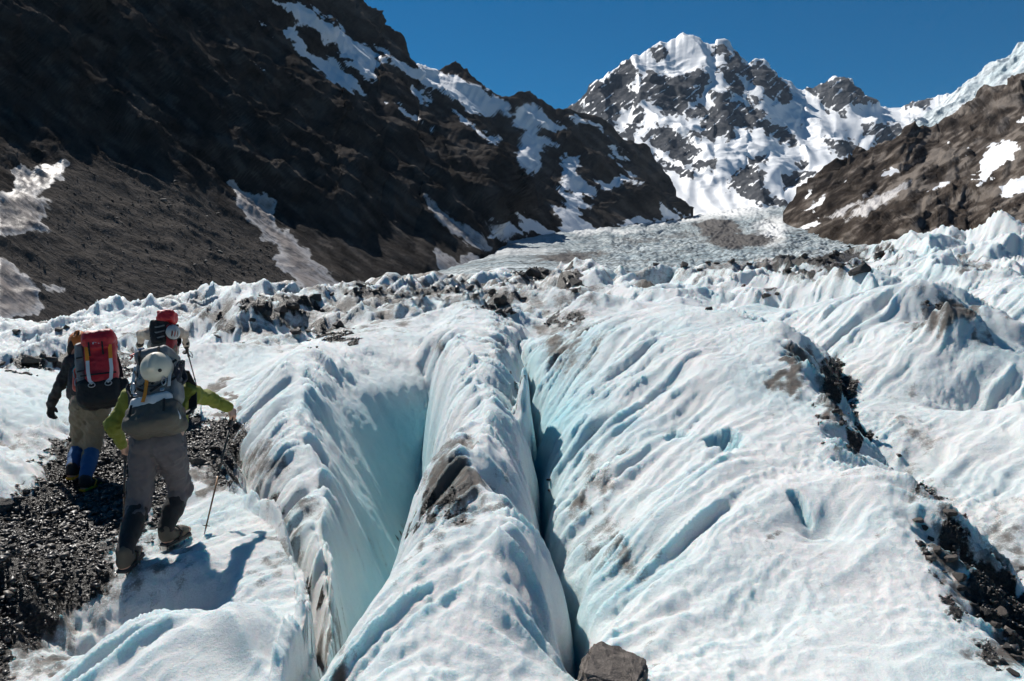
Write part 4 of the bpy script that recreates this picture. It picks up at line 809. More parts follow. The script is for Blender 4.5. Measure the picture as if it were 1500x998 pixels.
def sdf_mesh(name, prims, mat, parent=None, h=0.009, k=0.03, cuts=(), planes=(), wr=0.0, wf=14.0, seed=0, cutk=0.0):
    """union of prims, minus cuts, clipped by planes (point, normal kept on the negative side)"""
    lo = np.min([_bounds(p)[0] for p in prims], 0) - 3 * h; hi = np.max([_bounds(p)[1] for p in prims], 0) + 3 * h
    n = np.ceil((hi - lo) / h).astype(int) + 1
    ax = [lo[i] + h * np.arange(n[i]) for i in range(3)]
    f = np.full(n, 0.2)
    for p in prims:
        bl, bh = _bounds(p); m = k + 3 * h
        i0 = np.clip(((bl - m - lo) / h).astype(int), 0, n); i1 = np.clip(((bh + m - lo) / h).astype(int) + 2, 0, n)
        sl = tuple(slice(i0[i], i1[i]) for i in range(3))
        X, Y, Z = np.meshgrid(ax[0][sl[0]], ax[1][sl[1]], ax[2][sl[2]], indexing='ij')
        d = _dist(p, X, Y, Z); g = f[sl]; t = np.clip(0.5 + 0.5 * (g - d) / k, 0, 1)
        f[sl] = g * (1 - t) + d * t - k * t * (1 - t)
    X, Y, Z = np.meshgrid(*ax, indexing='ij')
    if wr: 
        near_ = np.abs(f) < 0.03
        f[near_] += wr * (noise3(X[near_] * wf, Y[near_] * wf, Z[near_] * wf * .8, seed) + 0.5 * noise3(X[near_] * wf * 2.3, Y[near_] * wf * 2.3, Z[near_] * wf * 2.3, seed + 1))
    for p in cuts: f = np.maximum(f, -_dist(p, X, Y, Z))
    for pt, nm in planes: f = np.maximum(f, (X - pt[0]) * nm[0] + (Y - pt[1]) * nm[1] + (Z - pt[2]) * nm[2])
    s = f < 0
    c8 = [(a, b, c) for a in (0, 1) for b in (0, 1) for c in (0, 1)]
    N1 = n - 1
    def sub(A, o): return A[o[0]:o[0] + N1[0], o[1]:o[1] + N1[1], o[2]:o[2] + N1[2]]
    cnt = sum(sub(s, o).astype(np.int8) for o in c8); mix = (cnt > 0) & (cnt < 8)
    idx = np.full(N1, -1, np.int64); ci = np.argwhere(mix); idx[mix] = np.arange(len(ci))
    acc = np.zeros((len(ci), 3)); w = np.zeros(len(ci))
    for o in c8:
        for a in range(3):
            if o[a]: continue
            o2 = list(o); o2[a] = 1
            A = f[tuple((ci + o).T)]; B = f[tuple((ci + o2).T)]; m = (A < 0) != (B < 0)
            t = np.where(m, A / np.where(m, A - B, 1), 0); pos = np.array(o, float)[None] + 0 * acc; pos[:, a] += t
            acc += pos * m[:, None]; w += m
    V = lo + (ci + acc / w[:, None]) * h
    Q = []
    for a in range(3):
        b, c = (a + 1) % 3, (a + 2) % 3
        i0 = [slice(None)] * 3; i1 = [slice(None)] * 3; i0[a] = slice(0, -1); i1[a] = slice(1, None)
        ch = s[tuple(i0)] != s[tuple(i1)]; e = np.argwhere(ch)
        ok = (e[:, b] > 0) & (e[:, c] > 0) & (e[:, b] < N1[b]) & (e[:, c] < N1[c]); e = e[ok]
        if not len(e): continue
        fl = s[tuple(e.T)]
        db = np.zeros(3, int); db[b] = 1; dc = np.zeros(3, int); dc[c] = 1
        q = np.stack([idx[tuple((e - db - dc).T)], idx[tuple((e - dc).T)], idx[tuple(e.T)], idx[tuple((e - db).T)]], 1)
        q[~fl] = q[~fl][:, ::-1]; Q.append(q)
    Q = np.vstack(Q).astype(np.int32); Q = Q[(Q >= 0).all(1)]
    org = V.mean(0) * 0
    me = bpy.data.meshes.new(name); me.vertices.add(len(V)); me.vertices.foreach_set('co', V.astype(np.float32).ravel())
    me.loops.add(len(Q) * 4); me.loops.foreach_set('vertex_index', Q.ravel()); me.polygons.add(len(Q)); me.polygons.foreach_set('loop_start', np.arange(len(Q), dtype=np.int32) * 4)
    me.polygons.foreach_set('use_smooth', np.ones(len(Q), bool)); me.update(); me.validate(); me.materials.append(mat)
    o = bpy.data.objects.new(name, me); COL.objects.link(o)
    if parent is not None: o.parent = parent; o.matrix_parent_inverse = Matrix.Translation(parent.location).inverted() if parent.type == 'EMPTY' else Matrix.Identity(4)
    return o
def py_mesh(name, V, Fc, mat, parent=None, smooth=False):
    me = bpy.data.meshes.new(name); me.from_pydata([tuple(map(float, v)) for v in V], [], Fc); me.update(); me.materials.append(mat)
    if smooth: me.polygons.foreach_set('use_smooth', [True] * len(me.polygons))
    o = bpy.data.objects.new(name, me); COL.objects.link(o)
    if parent is not None: o.parent = parent; o.matrix_parent_inverse = Matrix.Translation(parent.location).inverted() if parent.type == 'EMPTY' else Matrix.Identity(4)
    return o
def empty(name, loc):
    o = bpy.data.objects.new(name, None); COL.objects.link(o); o.location = tuple(loc); o.empty_display_size = .1; return o
def tube(name, pts, rad, mat, parent=None, n=8):
    pts = [np.asarray(p, float) for p in pts]; rad = rad if isinstance(rad, (list, tuple)) else [rad] * len(pts)
    V, Fc = [], []
    for i, p in enumerate(pts):
        t = unit(pts[min(i + 1, len(pts) - 1)] - pts[max(i - 1, 0)]); a = unit(np.cross(t, (0.3, 1, .2))); b = np.cross(t, a)
        for j in range(n): q = 2 * math.pi * j / n; V.append(p + rad[i] * (math.cos(q) * a + math.sin(q) * b))
    for i in range(len(pts) - 1):
        for j in range(n): Fc.append((i * n + j, i * n + (j + 1) % n, (i + 1) * n + (j + 1) % n, (i + 1) * n + j))
    Fc.append(tuple(range(n))[::-1]); Fc.append(tuple(range((len(pts) - 1) * n, len(pts) * n)))
    return py_mesh(name, V, Fc, mat, parent, True)
def ribbon(name, pts, width, thick, side, mat, parent=None):
    """flat strap along pts; side = direction of its width"""
    pts = [np.asarray(p, float) for p in pts]; V, Fc = [], []; side = unit(side)
    for i, p in enumerate(pts):
        t = unit(pts[min(i + 1, len(pts) - 1)] - pts[max(i - 1, 0)]); sd = unit(side - t * (side @ t)); nn = np.cross(t, sd)
        for a, b in ((-1, -1), (1, -1), (1, 1), (-1, 1)): V.append(p + sd * a * width / 2 + nn * b * thick / 2)
    for i in range(len(pts) - 1):
        for j in range(4): Fc.append((i * 4 + j, i * 4 + (j + 1) % 4, i * 4 + 4 + (j + 1) % 4, i * 4 + 4 + j))
    Fc += [(3, 2, 1, 0), tuple(range(len(V) - 4, len(V)))]
    return py_mesh(name, V, Fc, mat, parent)
def mat_cloth(name, c, rough=.8, weave=260., var=.25, sheen=0.0):
    t = NT(name); p = t.n('TexCoord').outputs['Object']; n = t.noise(9, 4, .6, p); w = t.noise(weave, 2, .6, p)
    col = t.mix(n, tuple(q * (1 - var) for q in c), tuple(min(q * (1 + var), .95) for q in c))
    t.bsdf(Base_Color=col, Roughness=rough, Normal=t.bump(t.math('ADD', w, t.math('MULTIPLY', t.noise(30, 3, .6, p), 2.0)), .35, .006), Sheen_Weight=sheen); return t.m
def mat_hard(name, c, rough=.35, metal=0.0):
    t = NT(name); p = t.n('TexCoord').outputs['Object']; n = t.noise(20, 4, .6, p)
    t.bsdf(Base_Color=t.mix(n, tuple(q * .85 for q in c), tuple(min(q * 1.12, .95) for q in c)), Roughness=t.math('ADD', rough, t.math('MULTIPLY', n, .15)), Metallic=metal); return t.m
K = dict(skin=mat_hard('skin', (.50, .29, .21), .5), hair=mat_cloth('hair', (.035, .022, .015)), lime=mat_cloth('lime_fleece', (.165, .18, .02)), grey=mat_cloth('grey_trousers', (.088, .076, .081)),
         blackc=mat_cloth('black_cloth', (.010, .010, .011), .8), black=mat_hard('black_plastic', (.015, .015, .016), .4), khaki=mat_cloth('khaki_trousers', (.19, .155, .105)), blue=mat_cloth('blue_gaiter', (.012, .075, .20)),
         navy=mat_cloth('dark_jacket', (.02, .019, .022)), beige=mat_cloth('beige_sleeve', (.42, .35, .29)), red=mat_cloth('red_nylon', (.42, .012, .018), .5), dred=mat_cloth('dark_red_nylon', (.28, .02, .02), .55), orange=mat_cloth('orange_webbing', (.72, .24, .015), .55),
         white=mat_cloth('white_nylon', (.62, .62, .62), .5), pgrey=mat_cloth('grey_nylon', (.17, .17, .172), .6, 260., .4), taupe=mat_cloth('taupe_nylon', (.080, .070, .056), .7), cream=mat_hard('cream_shell', (.58, .54, .44), .3), wshell=mat_hard('white_shell', (.40, .41, .41), .35), oshell=mat_hard('orange_shell', (.55, .17, .02), .3),
         metal=mat_hard('brushed_metal', (.45, .45, .46), .35, 1.0), steel=mat_hard('dark_steel', (.12, .12, .12), .4, .8), bronze=mat_hard('bronze_shaft', (.20, .12, .07), .35, .6), yellow=mat_hard('yellow_rubber', (.62, .33, .01), .5), leather=mat_cloth('brown_leather', (.085, .070, .05), .7), bluebar=mat_hard('blue_grey_bar', (.13, .19, .28), .4, .3), rope=mat_cloth('dark_rope', (.03, .032, .045), .8, 90, .6), bottle=mat_hard('red_bottle', (.40, .05, .03), .4))
def hand_prims(w, d, pn, sidev, curl, L=1.0, thumb=1):
    """palm and five fingers: w wrist, d pointing direction, pn palm normal (curl side), sidev across the knuckles toward the thumb"""
    d, pn = unit(d), unit(pn); sd = unit(sidev - d * (np.asarray(sidev) @ d)); pn = unit(np.cross(d, sd)) * np.sign(np.cross(d, sd) @ pn + 1e-9)
    pr = []
    for i in range(4):
        o = (i - 1.5) * .021 * L; pr.append(cone(w + d * .012 - sd * o * .6, w + d * .085 * L - sd * o, .016, .0125))
    for i, ln in enumerate((.072, .080, .075, .058)):
        o = (i - 1.5) * .022 * L; b = w + d * .088 * L - sd * o; dd = d; p0 = b
        for sgm, (fr, an) in enumerate(((.42, curl), (.32, curl * 1.2), (.26, curl))):
            dd = unit(dd * math.cos(an) + np.cross(np.cross(dd, pn), dd) * math.sin(an)); p1 = p0 + dd * ln * fr * L
            pr.append(cone(p0, p1, .0098 - .0009 * sgm, .0090 - .0009 * sgm)); p0 = p1
    tb = w + d * .025 + sd * .024; t1 = tb + unit(d * .7 + sd * .75 + pn * .25) * .040; t2 = t1 + unit(d * .9 + sd * .15 + pn * (.5 + curl * .4)) * .033
    pr += [cone(tb, t1, .0135, .0115), cone(t1, t2, .011, .0088)]
    return pr
def person(label, j, group, cfg):
    root_loc = (j['footL'] + j['footR']) / 2
    fwd = unit(cfg.get('fwd', (0, 1, 0))); right = unit(np.cross(fwd, (0, 0, 1)))
    ch, nk, hd = j['chest'], j['neck'], j['head']; up = unit(nk - j['hip'])
    def torso(g): return [cone(j['hip'] - right * .055, ch - right * .07, .125 + g, .125 + g), cone(j['hip'] + right * .055, ch + right * .07, .125 + g, .125 + g), cone(ch, nk, .13 + g, .07 + g), cone(j['shL'], j['shR'], .065 + g, .065 + g)]
    def arm(s, g): return [cone(j['sh' + s], j['el' + s], .050 + g, .041 + g), cone(j['el' + s], j['wr' + s], .039 + g, .028 + g)]
    def leg(s, g): return [cone(j['hip' + s], j['kn' + s], .092 + g, .064 + g), cone(j['kn' + s], j['an' + s], .062 + g, .042 + g)]
    def foot(s, g): a = j['an' + s]; t = j['foot' + s]; fd = cfg['foot' + s]; return [cone(a, t - fd * .06 + (0, 0, .035), .042 + g, .040 + g), cone(t - fd * .06 + (0, 0, .035), t + fd * .15 + (0, 0, .022), .038 + g, .026 + g)]
    hz = unit(hd - nk)
    HM = np.stack([right, np.cross(hz, right), hz], 1)
    body = torso(0) + arm('L', 0) + arm('R', 0) + leg('L', 0) + leg('R', 0) + foot('L', 0) + foot('R', 0) + [cone(nk, hd, .058, .06), ell(hd, (.075, .095, .115), HM), ell(hd + fwd * .07 - hz * .05, (.05, .045, .055), HM), cone(hd + fwd * .095, hd + fwd * .115 - hz * .03, .012, .016), ell(hd - right * .077 - hz * .01, (.012, .022, .033), HM), ell(hd + right * .077 - hz * .01, (.012, .022, .033), HM)]
    body += hand_prims(j['wrL'], cfg['hL'][0], cfg['hL'][1], cfg['hL'][2], cfg['hL'][3]) + hand_prims(j['wrR'], cfg['hR'][0], cfg['hR'][1], cfg['hR'][2], cfg['hR'][3])
    o = sdf_mesh('person', body, K['skin'], None, .0075, .016)
    tag(o, label, 'person', group)
    jt = j['hip'] + up * .17
    sdf_mesh('jacket', [cone(jt - right * .055, ch - right * .07, .15, .145), cone(jt + right * .055, ch + right * .07, .15, .145), cone(ch, nk, .15, .09), cone(j['shL'], j['shR'], .085, .085)] + arm('L', .016) + arm('R', .016), cfg['jacket'], o, .0085, .04, wr=.017, wf=17, seed=cfg['seed'])
    kl = lambda s, t: j['kn' + s] + (j['an' + s] - j['kn' + s]) * t
    tr = [cone(j['hip'] - right * .05, j['hip'] + up * .12 - right * .05, .135, .13), cone(j['hip'] + right * .05, j['hip'] + up * .12 + right * .05, .135, .13)]
    for s in 'LR': tr += [cone(j['hip' + s], j['kn' + s], .112, .080), cone(j['kn' + s], kl(s, .30), .080, .072)]
    sdf_mesh('trousers', tr, cfg['trousers'], o, .009, .04, wr=.022, wf=15, seed=cfg['seed'] + 5)
    for s in 'LR':
        g = sdf_mesh('gaiter', [cone(kl(s, .14), kl(s, .5), .077, .074), cone(kl(s, .5), kl(s, .98), .074, .058)], cfg['gaiter'], o, .008, .02, wr=.007, wf=16, seed=cfg['seed'] + 9)
        t, fd = j['foot' + s], cfg['foot' + s]; a = j['an' + s]; fr = unit(np.cross(fd, (0, 0, 1)))
        fu = unit(np.cross(fr, fd)); BM = np.stack([fr, fd, fu], 1)
        b = sdf_mesh('boot', [cone(a, a - fu * .03, .056, .054), cone(t - fd * .055 + fu * .048, t + fd * .075 + fu * .042, .046, .042), cone(t + fd * .075 + fu * .042, t + fd * .125 + fu * .033, .041, .032)], cfg['boot'], o, .007, .03)
        sdf_mesh('sole', [rbox(t - fd * .05 + fu * .0, (.041, .052, .015), .012, BM), rbox(t + fd * .06 + fu * .0, (.045, .088, .014), .012, BM)], cfg['sole'], b, .007, .01)
        V, Fc = [], []
        for (px, py) in ((-.035, -.10), (.035, -.10), (-.04, -.04), (.04, -.04), (-.045, .06), (.045, .06), (-.04, .11), (.04, .11), (-.02, .15), (.02, .15)):
            c = t + fr * px + fd * py - fu * .012; k0 = len(V)
            V += [c + fr * .007, c + fd * .007, c - fr * .007, c - fd * .007, c - fu * .038]; Fc += [(k0, k0 + 1, k0 + 4), (k0 + 1, k0 + 2, k0 + 4), (k0 + 2, k0 + 3, k0 + 4), (k0 + 3, k0, k0 + 4), (k0 + 3, k0 + 2, k0 + 1, k0)]
        for sx in (-1, 1):
            k0 = len(V)
            for (py, hz_) in ((-.10, -.016), (.14, -.016), (.14, -.006), (-.10, -.006)):
                for wv in (.043, .049): V.append(t + fr * sx * wv + fd * py + fu * hz_)
            Fc += [(k0, k0 + 2, k0 + 3, k0 + 1), (k0 + 2, k0 + 4, k0 + 5, k0 + 3), (k0 + 4, k0 + 6, k0 + 7, k0 + 5), (k0 + 6, k0, k0 + 1, k0 + 7), (k0, k0 + 6, k0 + 4, k0 + 2), (k0 + 1, k0 + 3, k0 + 5, k0 + 7)]
        py_mesh('crampon', V, Fc, K['steel'], b)
        ribbon('crampon_strap', [t - fr * .055 + fu * .0, t - fr * .05 + fu * .065 + fd * .05, t + fu * .098 + fd * .05, t + fr * .05 + fu * .065 + fd * .05, t + fr * .055], .018, .004, fd, K['orange'] if cfg.get('ostrap') else K['blackc'], b)
    if cfg.get('glove'):
        for s in 'LR':
            hp = [(q[0], q[1], q[2], q[3] + .004, q[4] + .004) for q in hand_prims(j['wr' + s], *cfg['h' + s])]
            sdf_mesh('glove', hp + [cone(j['wr' + s] - unit(j['wr' + s] - j['el' + s]) * .06, j['wr' + s] + unit(cfg['h' + s][0]) * .01, .052, .040)], cfg['glove'], o, .0065, .012)
    sdf_mesh('hair', [ell(hd + hz * .012 - fwd * .012, (.083, .098, .112), HM)], K['hair'], o, .009, .01, planes=[(hd + fwd * .06, unit(fwd * 1.0 - hz * .5))])
    return o
def helmet_on(center, hz, fwd, mat, parent, name='helmet', r=(.112, .132, .135), vents=0, trim=None):
    hz = unit(hz); right = unit(np.cross(fwd, hz)); fw = np.cross(hz, right); M = np.stack([right, fw, hz], 1)
    cuts = [ell(center, (r[0] - .012, r[1] - .012, r[2] - .012), M)]
    for i in range(vents):
        a = (i - (vents - 1) / 2) * .036
        for q in (-1, 1): cuts.append(ell(center + right * a + fw * q * .075 + hz * r[2] * .72, (.009, .042, .07), M))
    o = sdf_mesh(name, [ell(center, r, M), cone(center + fw * .04 + hz * (r[2] * .9), center - fw * .06 + hz * (r[2] * .88), .02, .02)], mat, parent, .0065, .02, cuts=cuts, planes=[(center - hz * .035, -hz)])
    n = 28; pts = [center - hz * .034 + right * math.cos(2 * math.pi * i / n) * r[0] * .975 + fw * math.sin(2 * math.pi * i / n) * r[1] * .975 for i in range(n + 1)]
    tube('rim', pts, .0055, K['black'], o, 6)
    return o, M
def frame(b, t, face):
    """pack frame: origin at the bottom, z up the pack, y out of the wearer's back (toward face)"""
    z = unit(t - b); x = unit(np.cross(face, z)); y = np.cross(z, x); return b, np.stack([x, y, z], 1), float(np.linalg.norm(t - b))
def trekking_pole(label, grip, tip, group, shaft=None, strap_side=(1, 0, 0)):
    ax = unit(grip - tip); r = empty('trekking_pole', tip); tag(r, label, 'pole', group)
    L = np.linalg.norm(grip - tip)
    at = lambda f: tip + ax * L * f
    tube('lower_shaft', [at(.03), at(.48)], [.006, .007], shaft or K['bronze'], r); tube('upper_shaft', [at(.46), at(.90)], [.0085, .009], K['black'], r)
    tube('clamp', [at(.455), at(.49)], .0125, K['black'], r)
    tube('grip', [at(.87), at(.89), at(.93), at(.97), at(1.0), at(1.03)], [.012, .017, .015, .017, .020, .014], K['black'], r, 10)
    tube('tip', [at(-.035), at(.03)], [.003, .0055], K['metal'], r)
    a = unit(np.cross(ax, (0, 1, 0))); b = np.cross(ax, a); n = 18; c = at(.055)
    V = [c + ax * .004, c - ax * .004]; Fc = []
    for i in range(n): q = 2 * math.pi * i / n; V.append(c + (a * math.cos(q) + b * math.sin(q)) * .032)
    for i in range(n): Fc += [(0, 2 + i, 2 + (i + 1) % n), (1, 2 + (i + 1) % n, 2 + i)]
    py_mesh('basket', V, Fc, K['black'], r)
    s = unit(strap_side); ribbon('wrist_strap', [at(1.0), at(.97) + s * .045, at(.90) + s * .065, at(.86) + s * .05, at(.90) + s * .02, at(.98)], .016, .003, (0, 1, 0), K['blackc'], r)
    return r
def foot_at(u, v, fd, lift=.03, d=None):
    h = hit(u, v) if d is None else np.array([*P(u, v, d)[:2], 0.0])
    x, y = float(h[0]), float(h[1]); z = max(ground_z(x, y), ground_z(x + fd[0] * .1, y + fd[1] * .1), ground_z(x - fd[0] * .08, y - fd[1] * .08) if True else -9)
    return np.array([x, y, z + lift])
UPV = np.array((0, 0, 1.0))

# --- walker in lime sleeves
fL1, fR1 = unit((.03, .96, .22)), unit((.34, .92, .10))
j1 = dict(footL=foot_at(190, 836, fL1), footR=foot_at(257, 797, fR1), hip=J(231, 645, 5.62), hipL=J(213, 657, 5.62), hipR=J(250, 657, 5.64), knL=J(203, 738, 5.62), knR=J(265, 716, 5.88),
          chest=J(234, 600, 5.80), neck=J(236, 566, 6.00), head=J(235, 556, 6.16), shL=J(193, 583, 5.88), shR=J(276, 577, 5.90), elL=J(165, 624, 5.82), elR=J(302, 582, 6.12), wrL=J(178, 650, 5.98), wrR=J(333, 597, 6.24))
j1['anL'] = j1['footL'] + (0, -.05, .10); j1['anR'] = j1['footR'] + (-.03, -.06, .10)
gripR, tipR = J(341, 606, 6.30), hit(301, 779); gripL = J(184, 660, 6.06); tipL = hit(186, 775); tipL = np.array([gripL[0] + .02, gripL[1] - .12, ground_z(gripL[0] + .02, gripL[1] - .12)])
w1 = person('walker in lime green sleeves and grey trousers leaning on a trekking pole', j1, 'party of three walkers', dict(seed=11, jacket=K['lime'], trousers=K['grey'], gaiter=K['blackc'], boot=K['leather'], sole=K['black'], footL=fL1, footR=fR1,
     hL=(unit(gripL - j1['wrL']), (1, .2, 0), (0, .5, 1), .75), hR=(unit(gripR - j1['wrR'] + (0.02, 0, 0)), (-.3, -.2, -1), (-.2, -1, .2), .8)))
trekking_pole('dark trekking pole planted right of the lime sleeved walker', gripR + (tipR - gripR) * -.01, tipR + (0, 0, .01), 'trekking poles', K['bronze'], (-1, -.2, 0))
trekking_pole('trekking pole held low beside the left leg of the lime sleeved walker', gripL, tipL + (0, 0, .01), 'trekking poles', K['bronze'], (-1, 0, 0))
def local(o, M): return lambda x, y, z: o + M @ np.array((x, y, z))
def backpack_taupe():
    b, M, L = frame(J(229, 630, 5.46), J(232, 527, 5.74), (-.05, -1, .2)); Q = local(b, M)
    r = empty('backpack', b); tag(r, 'grey and white backpack with taupe base and orange strap on the lime sleeved walker', 'backpack', 'backpacks on the walkers')
    # x axis of the frame runs to the wearer's right or left; sign does not matter, the pack is near symmetric
    sdf_mesh('base_compartment', [rbox(Q(0, .00, .085), (.185, .125, .105), .06, M), rbox(Q(0, .02, .03), (.195, .115, .05), .045, M)], K['taupe'], r, .008, .05, wr=.010, seed=3)
    sdf_mesh('white_panel', [rbox(Q(0, .015, .19), (.150, .105, .05), .03, M), cone(Q(-.13, .085, .19), Q(-.20, .06, .03), .018, .014), cone(Q(.13, .085, .19), Q(.20, .06, .03), .018, .014)], K['white'], r, .008, .03, wr=.008, seed=4)
    sdf_mesh('main_bag', [rbox(Q(0, -.02, .36), (.140, .115, .22), .065, M)], K['pgrey'], r, .009, .05, wr=.016, wf=12, seed=5)
    sdf_mesh('lid', [rbox(Q(0, .01, .57), (.132, .12, .05), .04, M)], K['pgrey'], r, .009, .04, wr=.01, seed=6)
    sdf_mesh('side_pouch', [rbox(Q(.148, 0, .31), (.035, .065, .11), .03, M)], K['blackc'], r, .009, .03, wr=.01, seed=7); sdf_mesh('side_pouch', [rbox(Q(-.148, 0, .29), (.032, .065, .11), .03, M)], K['pgrey'], r, .009, .03, wr=.01, seed=8)
    for sx in (-1, 1):
        ribbon('compression_strap', [Q(sx * .17, .06, .50), Q(sx * .10, .108, .42), Q(sx * .02, .115, .31)], .018, .004, M[:, 2], K['blackc'], r)
        ribbon('compression_strap', [Q(sx * .18, .05, .36), Q(sx * .09, .112, .30), Q(sx * .015, .125, .25)], .018, .004, M[:, 2], K['blackc'], r)
        ribbon('shoulder_strap', [Q(sx * .09, -.12, .50), Q(sx * .11, -.2, .52), Q(sx * .13, -.28, .42), Q(sx * .16, -.22, .22), Q(sx * .17, -.10, .12)], .06, .012, M[:, 0], K['blackc'], r)
        rbx = sdf_mesh('buckle', [rbox(Q(sx * .10, .118, .25), (.016, .006, .012), .004, M)], K['metal'], r, .004, .004)
    os_ = ribbon('orange_strap', [Q(.01, .125, .50), Q(.008, .128, .40), Q(.012, .133, .30), Q(.015, .137, .235), Q(.030, .140, .17)], .026, .004, M[:, 0], K['orange'], r)
    bar = sdf_mesh('snow_picket', [rbox(Q(.150, -.02, .54), (.022, .006, .17), .003, M)], K['bluebar'], r, .006, .004)
    for i in range(5): tube('picket_hole', [Q(.150, -.010, .42 + i * .055), Q(.150, -.0125, .42 + i * .055)], .005, K['black'], bar, 8)
    zig = [Q((-1) ** i * .075, .118 + .004 * (i % 2), .50 - .032 * i) for i in range(8)]
    tube('bungee_cord', zig, .0042, K['blackc'], r, 6)
    for sx in (-1, 1):
        tube('carabiner', [Q(sx * .115 + .016 * math.cos(a), .125, .31 + .032 * math.sin(a)) for a in np.linspace(0, 2 * math.pi, 14)], .0048, K['metal'], r, 6)
        ribbon('white_trim', [Q(sx * .130, .082, .50), Q(sx * .138, .086, .40), Q(sx * .135, .09, .28)], .022, .004, M[:, 0], K['white'], r)
        ribbon('lid_strap', [Q(sx * .07, .128, .60), Q(sx * .075, .135, .55), Q(sx * .07, .122, .48)], .018, .004, M[:, 0], K['blackc'], r)
        ribbon('base_strap', [Q(sx * .12, .128, .17), Q(sx * .125, .136, .10), Q(sx * .12, .13, .02)], .016, .004, M[:, 0], K['blackc'], r)
    tube('red_cord', [Q(.13, .10, .60), Q(.15, .12, .575), Q(.12, .135, .56), Q(.145, .13, .54)], .007, K['red'], r, 6)
    sdf_mesh('front_pocket', [rbox(Q(-.01, .085, .40), (.10, .035, .085), .025, M)], K['pgrey'], r, .008, .02, wr=.016, wf=18, seed=9)
    for q, (sx, zz) in enumerate(((-1, .40), (1, .30))):
        for i in range(5):
            c = Q(sx * (.170 + .005 * i), .01, zz + .010 * (i - 2)); n = 16
            tube('rope_coil', [c + M @ np.array((.012 * math.sin(3 * a), math.cos(a) * .055, math.sin(a) * (.065 + .005 * i))) for a in np.linspace(0, 2 * math.pi, n)], .0085, K['rope'], r, 6)
    return b, M, Q
b1, M1, Q1 = backpack_taupe()
hz1 = unit(np.array((0.05, -.80, .60)))
h1 = empty('helmet', Q1(0, .16, .56)); tag(h1, 'cream climbing helmet strapped on top of the grey backpack', 'helmet')
sh, HMx = helmet_on(J(230, 540, 5.60), hz1, unit((0, .6, .8)), K['cream'], h1, 'shell', (.112, .122, .120))
c_ = J(230, 540, 5.60)
for px, py in ((.062, -.062), (-.07, .05)):
    e = HMx @ np.array((px / .112, py / .122, 0)); zz = math.sqrt(max(0, 1 - (px / .112) ** 2 - (py / .122) ** 2)) * .120
    p_ = c_ + HMx @ np.array((px, py, zz)); nn_ = unit(HMx @ np.array((px / .112 ** 2, py / .122 ** 2, zz / .12 ** 2)))
    tube('vent_plug', [p_ - nn_ * .006, p_ + nn_ * .003], .013 if px > 0 else .008, K['black'], h1, 14)
ribbon('chin_strap', [c_ - HMx[:, 1] * .115 + HMx[:, 2] * -.02, c_ - HMx[:, 1] * .135 - HMx[:, 2] * .06, c_ - HMx[:, 1] * .10 - HMx[:, 2] * .11], .018, .003, HMx[:, 0], K['blackc'], h1)

# --- walker with the red pack
fL2, fR2 = unit((0, .98, .1)), unit((.25, .96, .08))
j2 = dict(footL=foot_at(113, 709, fL2), footR=foot_at(134, 717, fR2), hip=J(131, 595, 7.85), hipL=J(119, 603, 7.85), hipR=J(143, 603, 7.85), knL=J(117, 654, 8.06), knR=J(135, 656, 7.98), chest=J(134, 550, 8.0), neck=J(126, 522, 8.12), head=J(117, 506, 8.20),
          shL=J(106, 531, 8.06), shR=J(157, 531, 8.06), elL=J(88, 563, 8.0), elR=J(172, 562, 8.2), wrL=J(75, 593, 8.02), wrR=J(178, 588, 8.45))
j2['anL'] = j2['footL'] + (0, -.04, .10); j2['anR'] = j2['footR'] + (-.01, -.05, .10)
w2 = person('walker in dark jacket, khaki trousers and blue gaiters with an orange helmet', j2, 'party of three walkers', dict(seed=31, jacket=K['navy'], trousers=K['khaki'], gaiter=K['blue'], boot=K['blackc'], sole=K['yellow'], ostrap=True, footL=fL2, footR=fR2, glove=K['blackc'],
     hL=(unit((-.12, 0, -1)), (1, .2, 0), (.1, 1, 0), .45), hR=(unit((.1, .5, -.7)), (-1, 0, 0), (0, 1, .4), .7)))
helmet_on(j2['head'] + (0, 0, .02), (-.15, .1, 1), (-.3, 1, 0), K['oshell'], w2, vents=2)
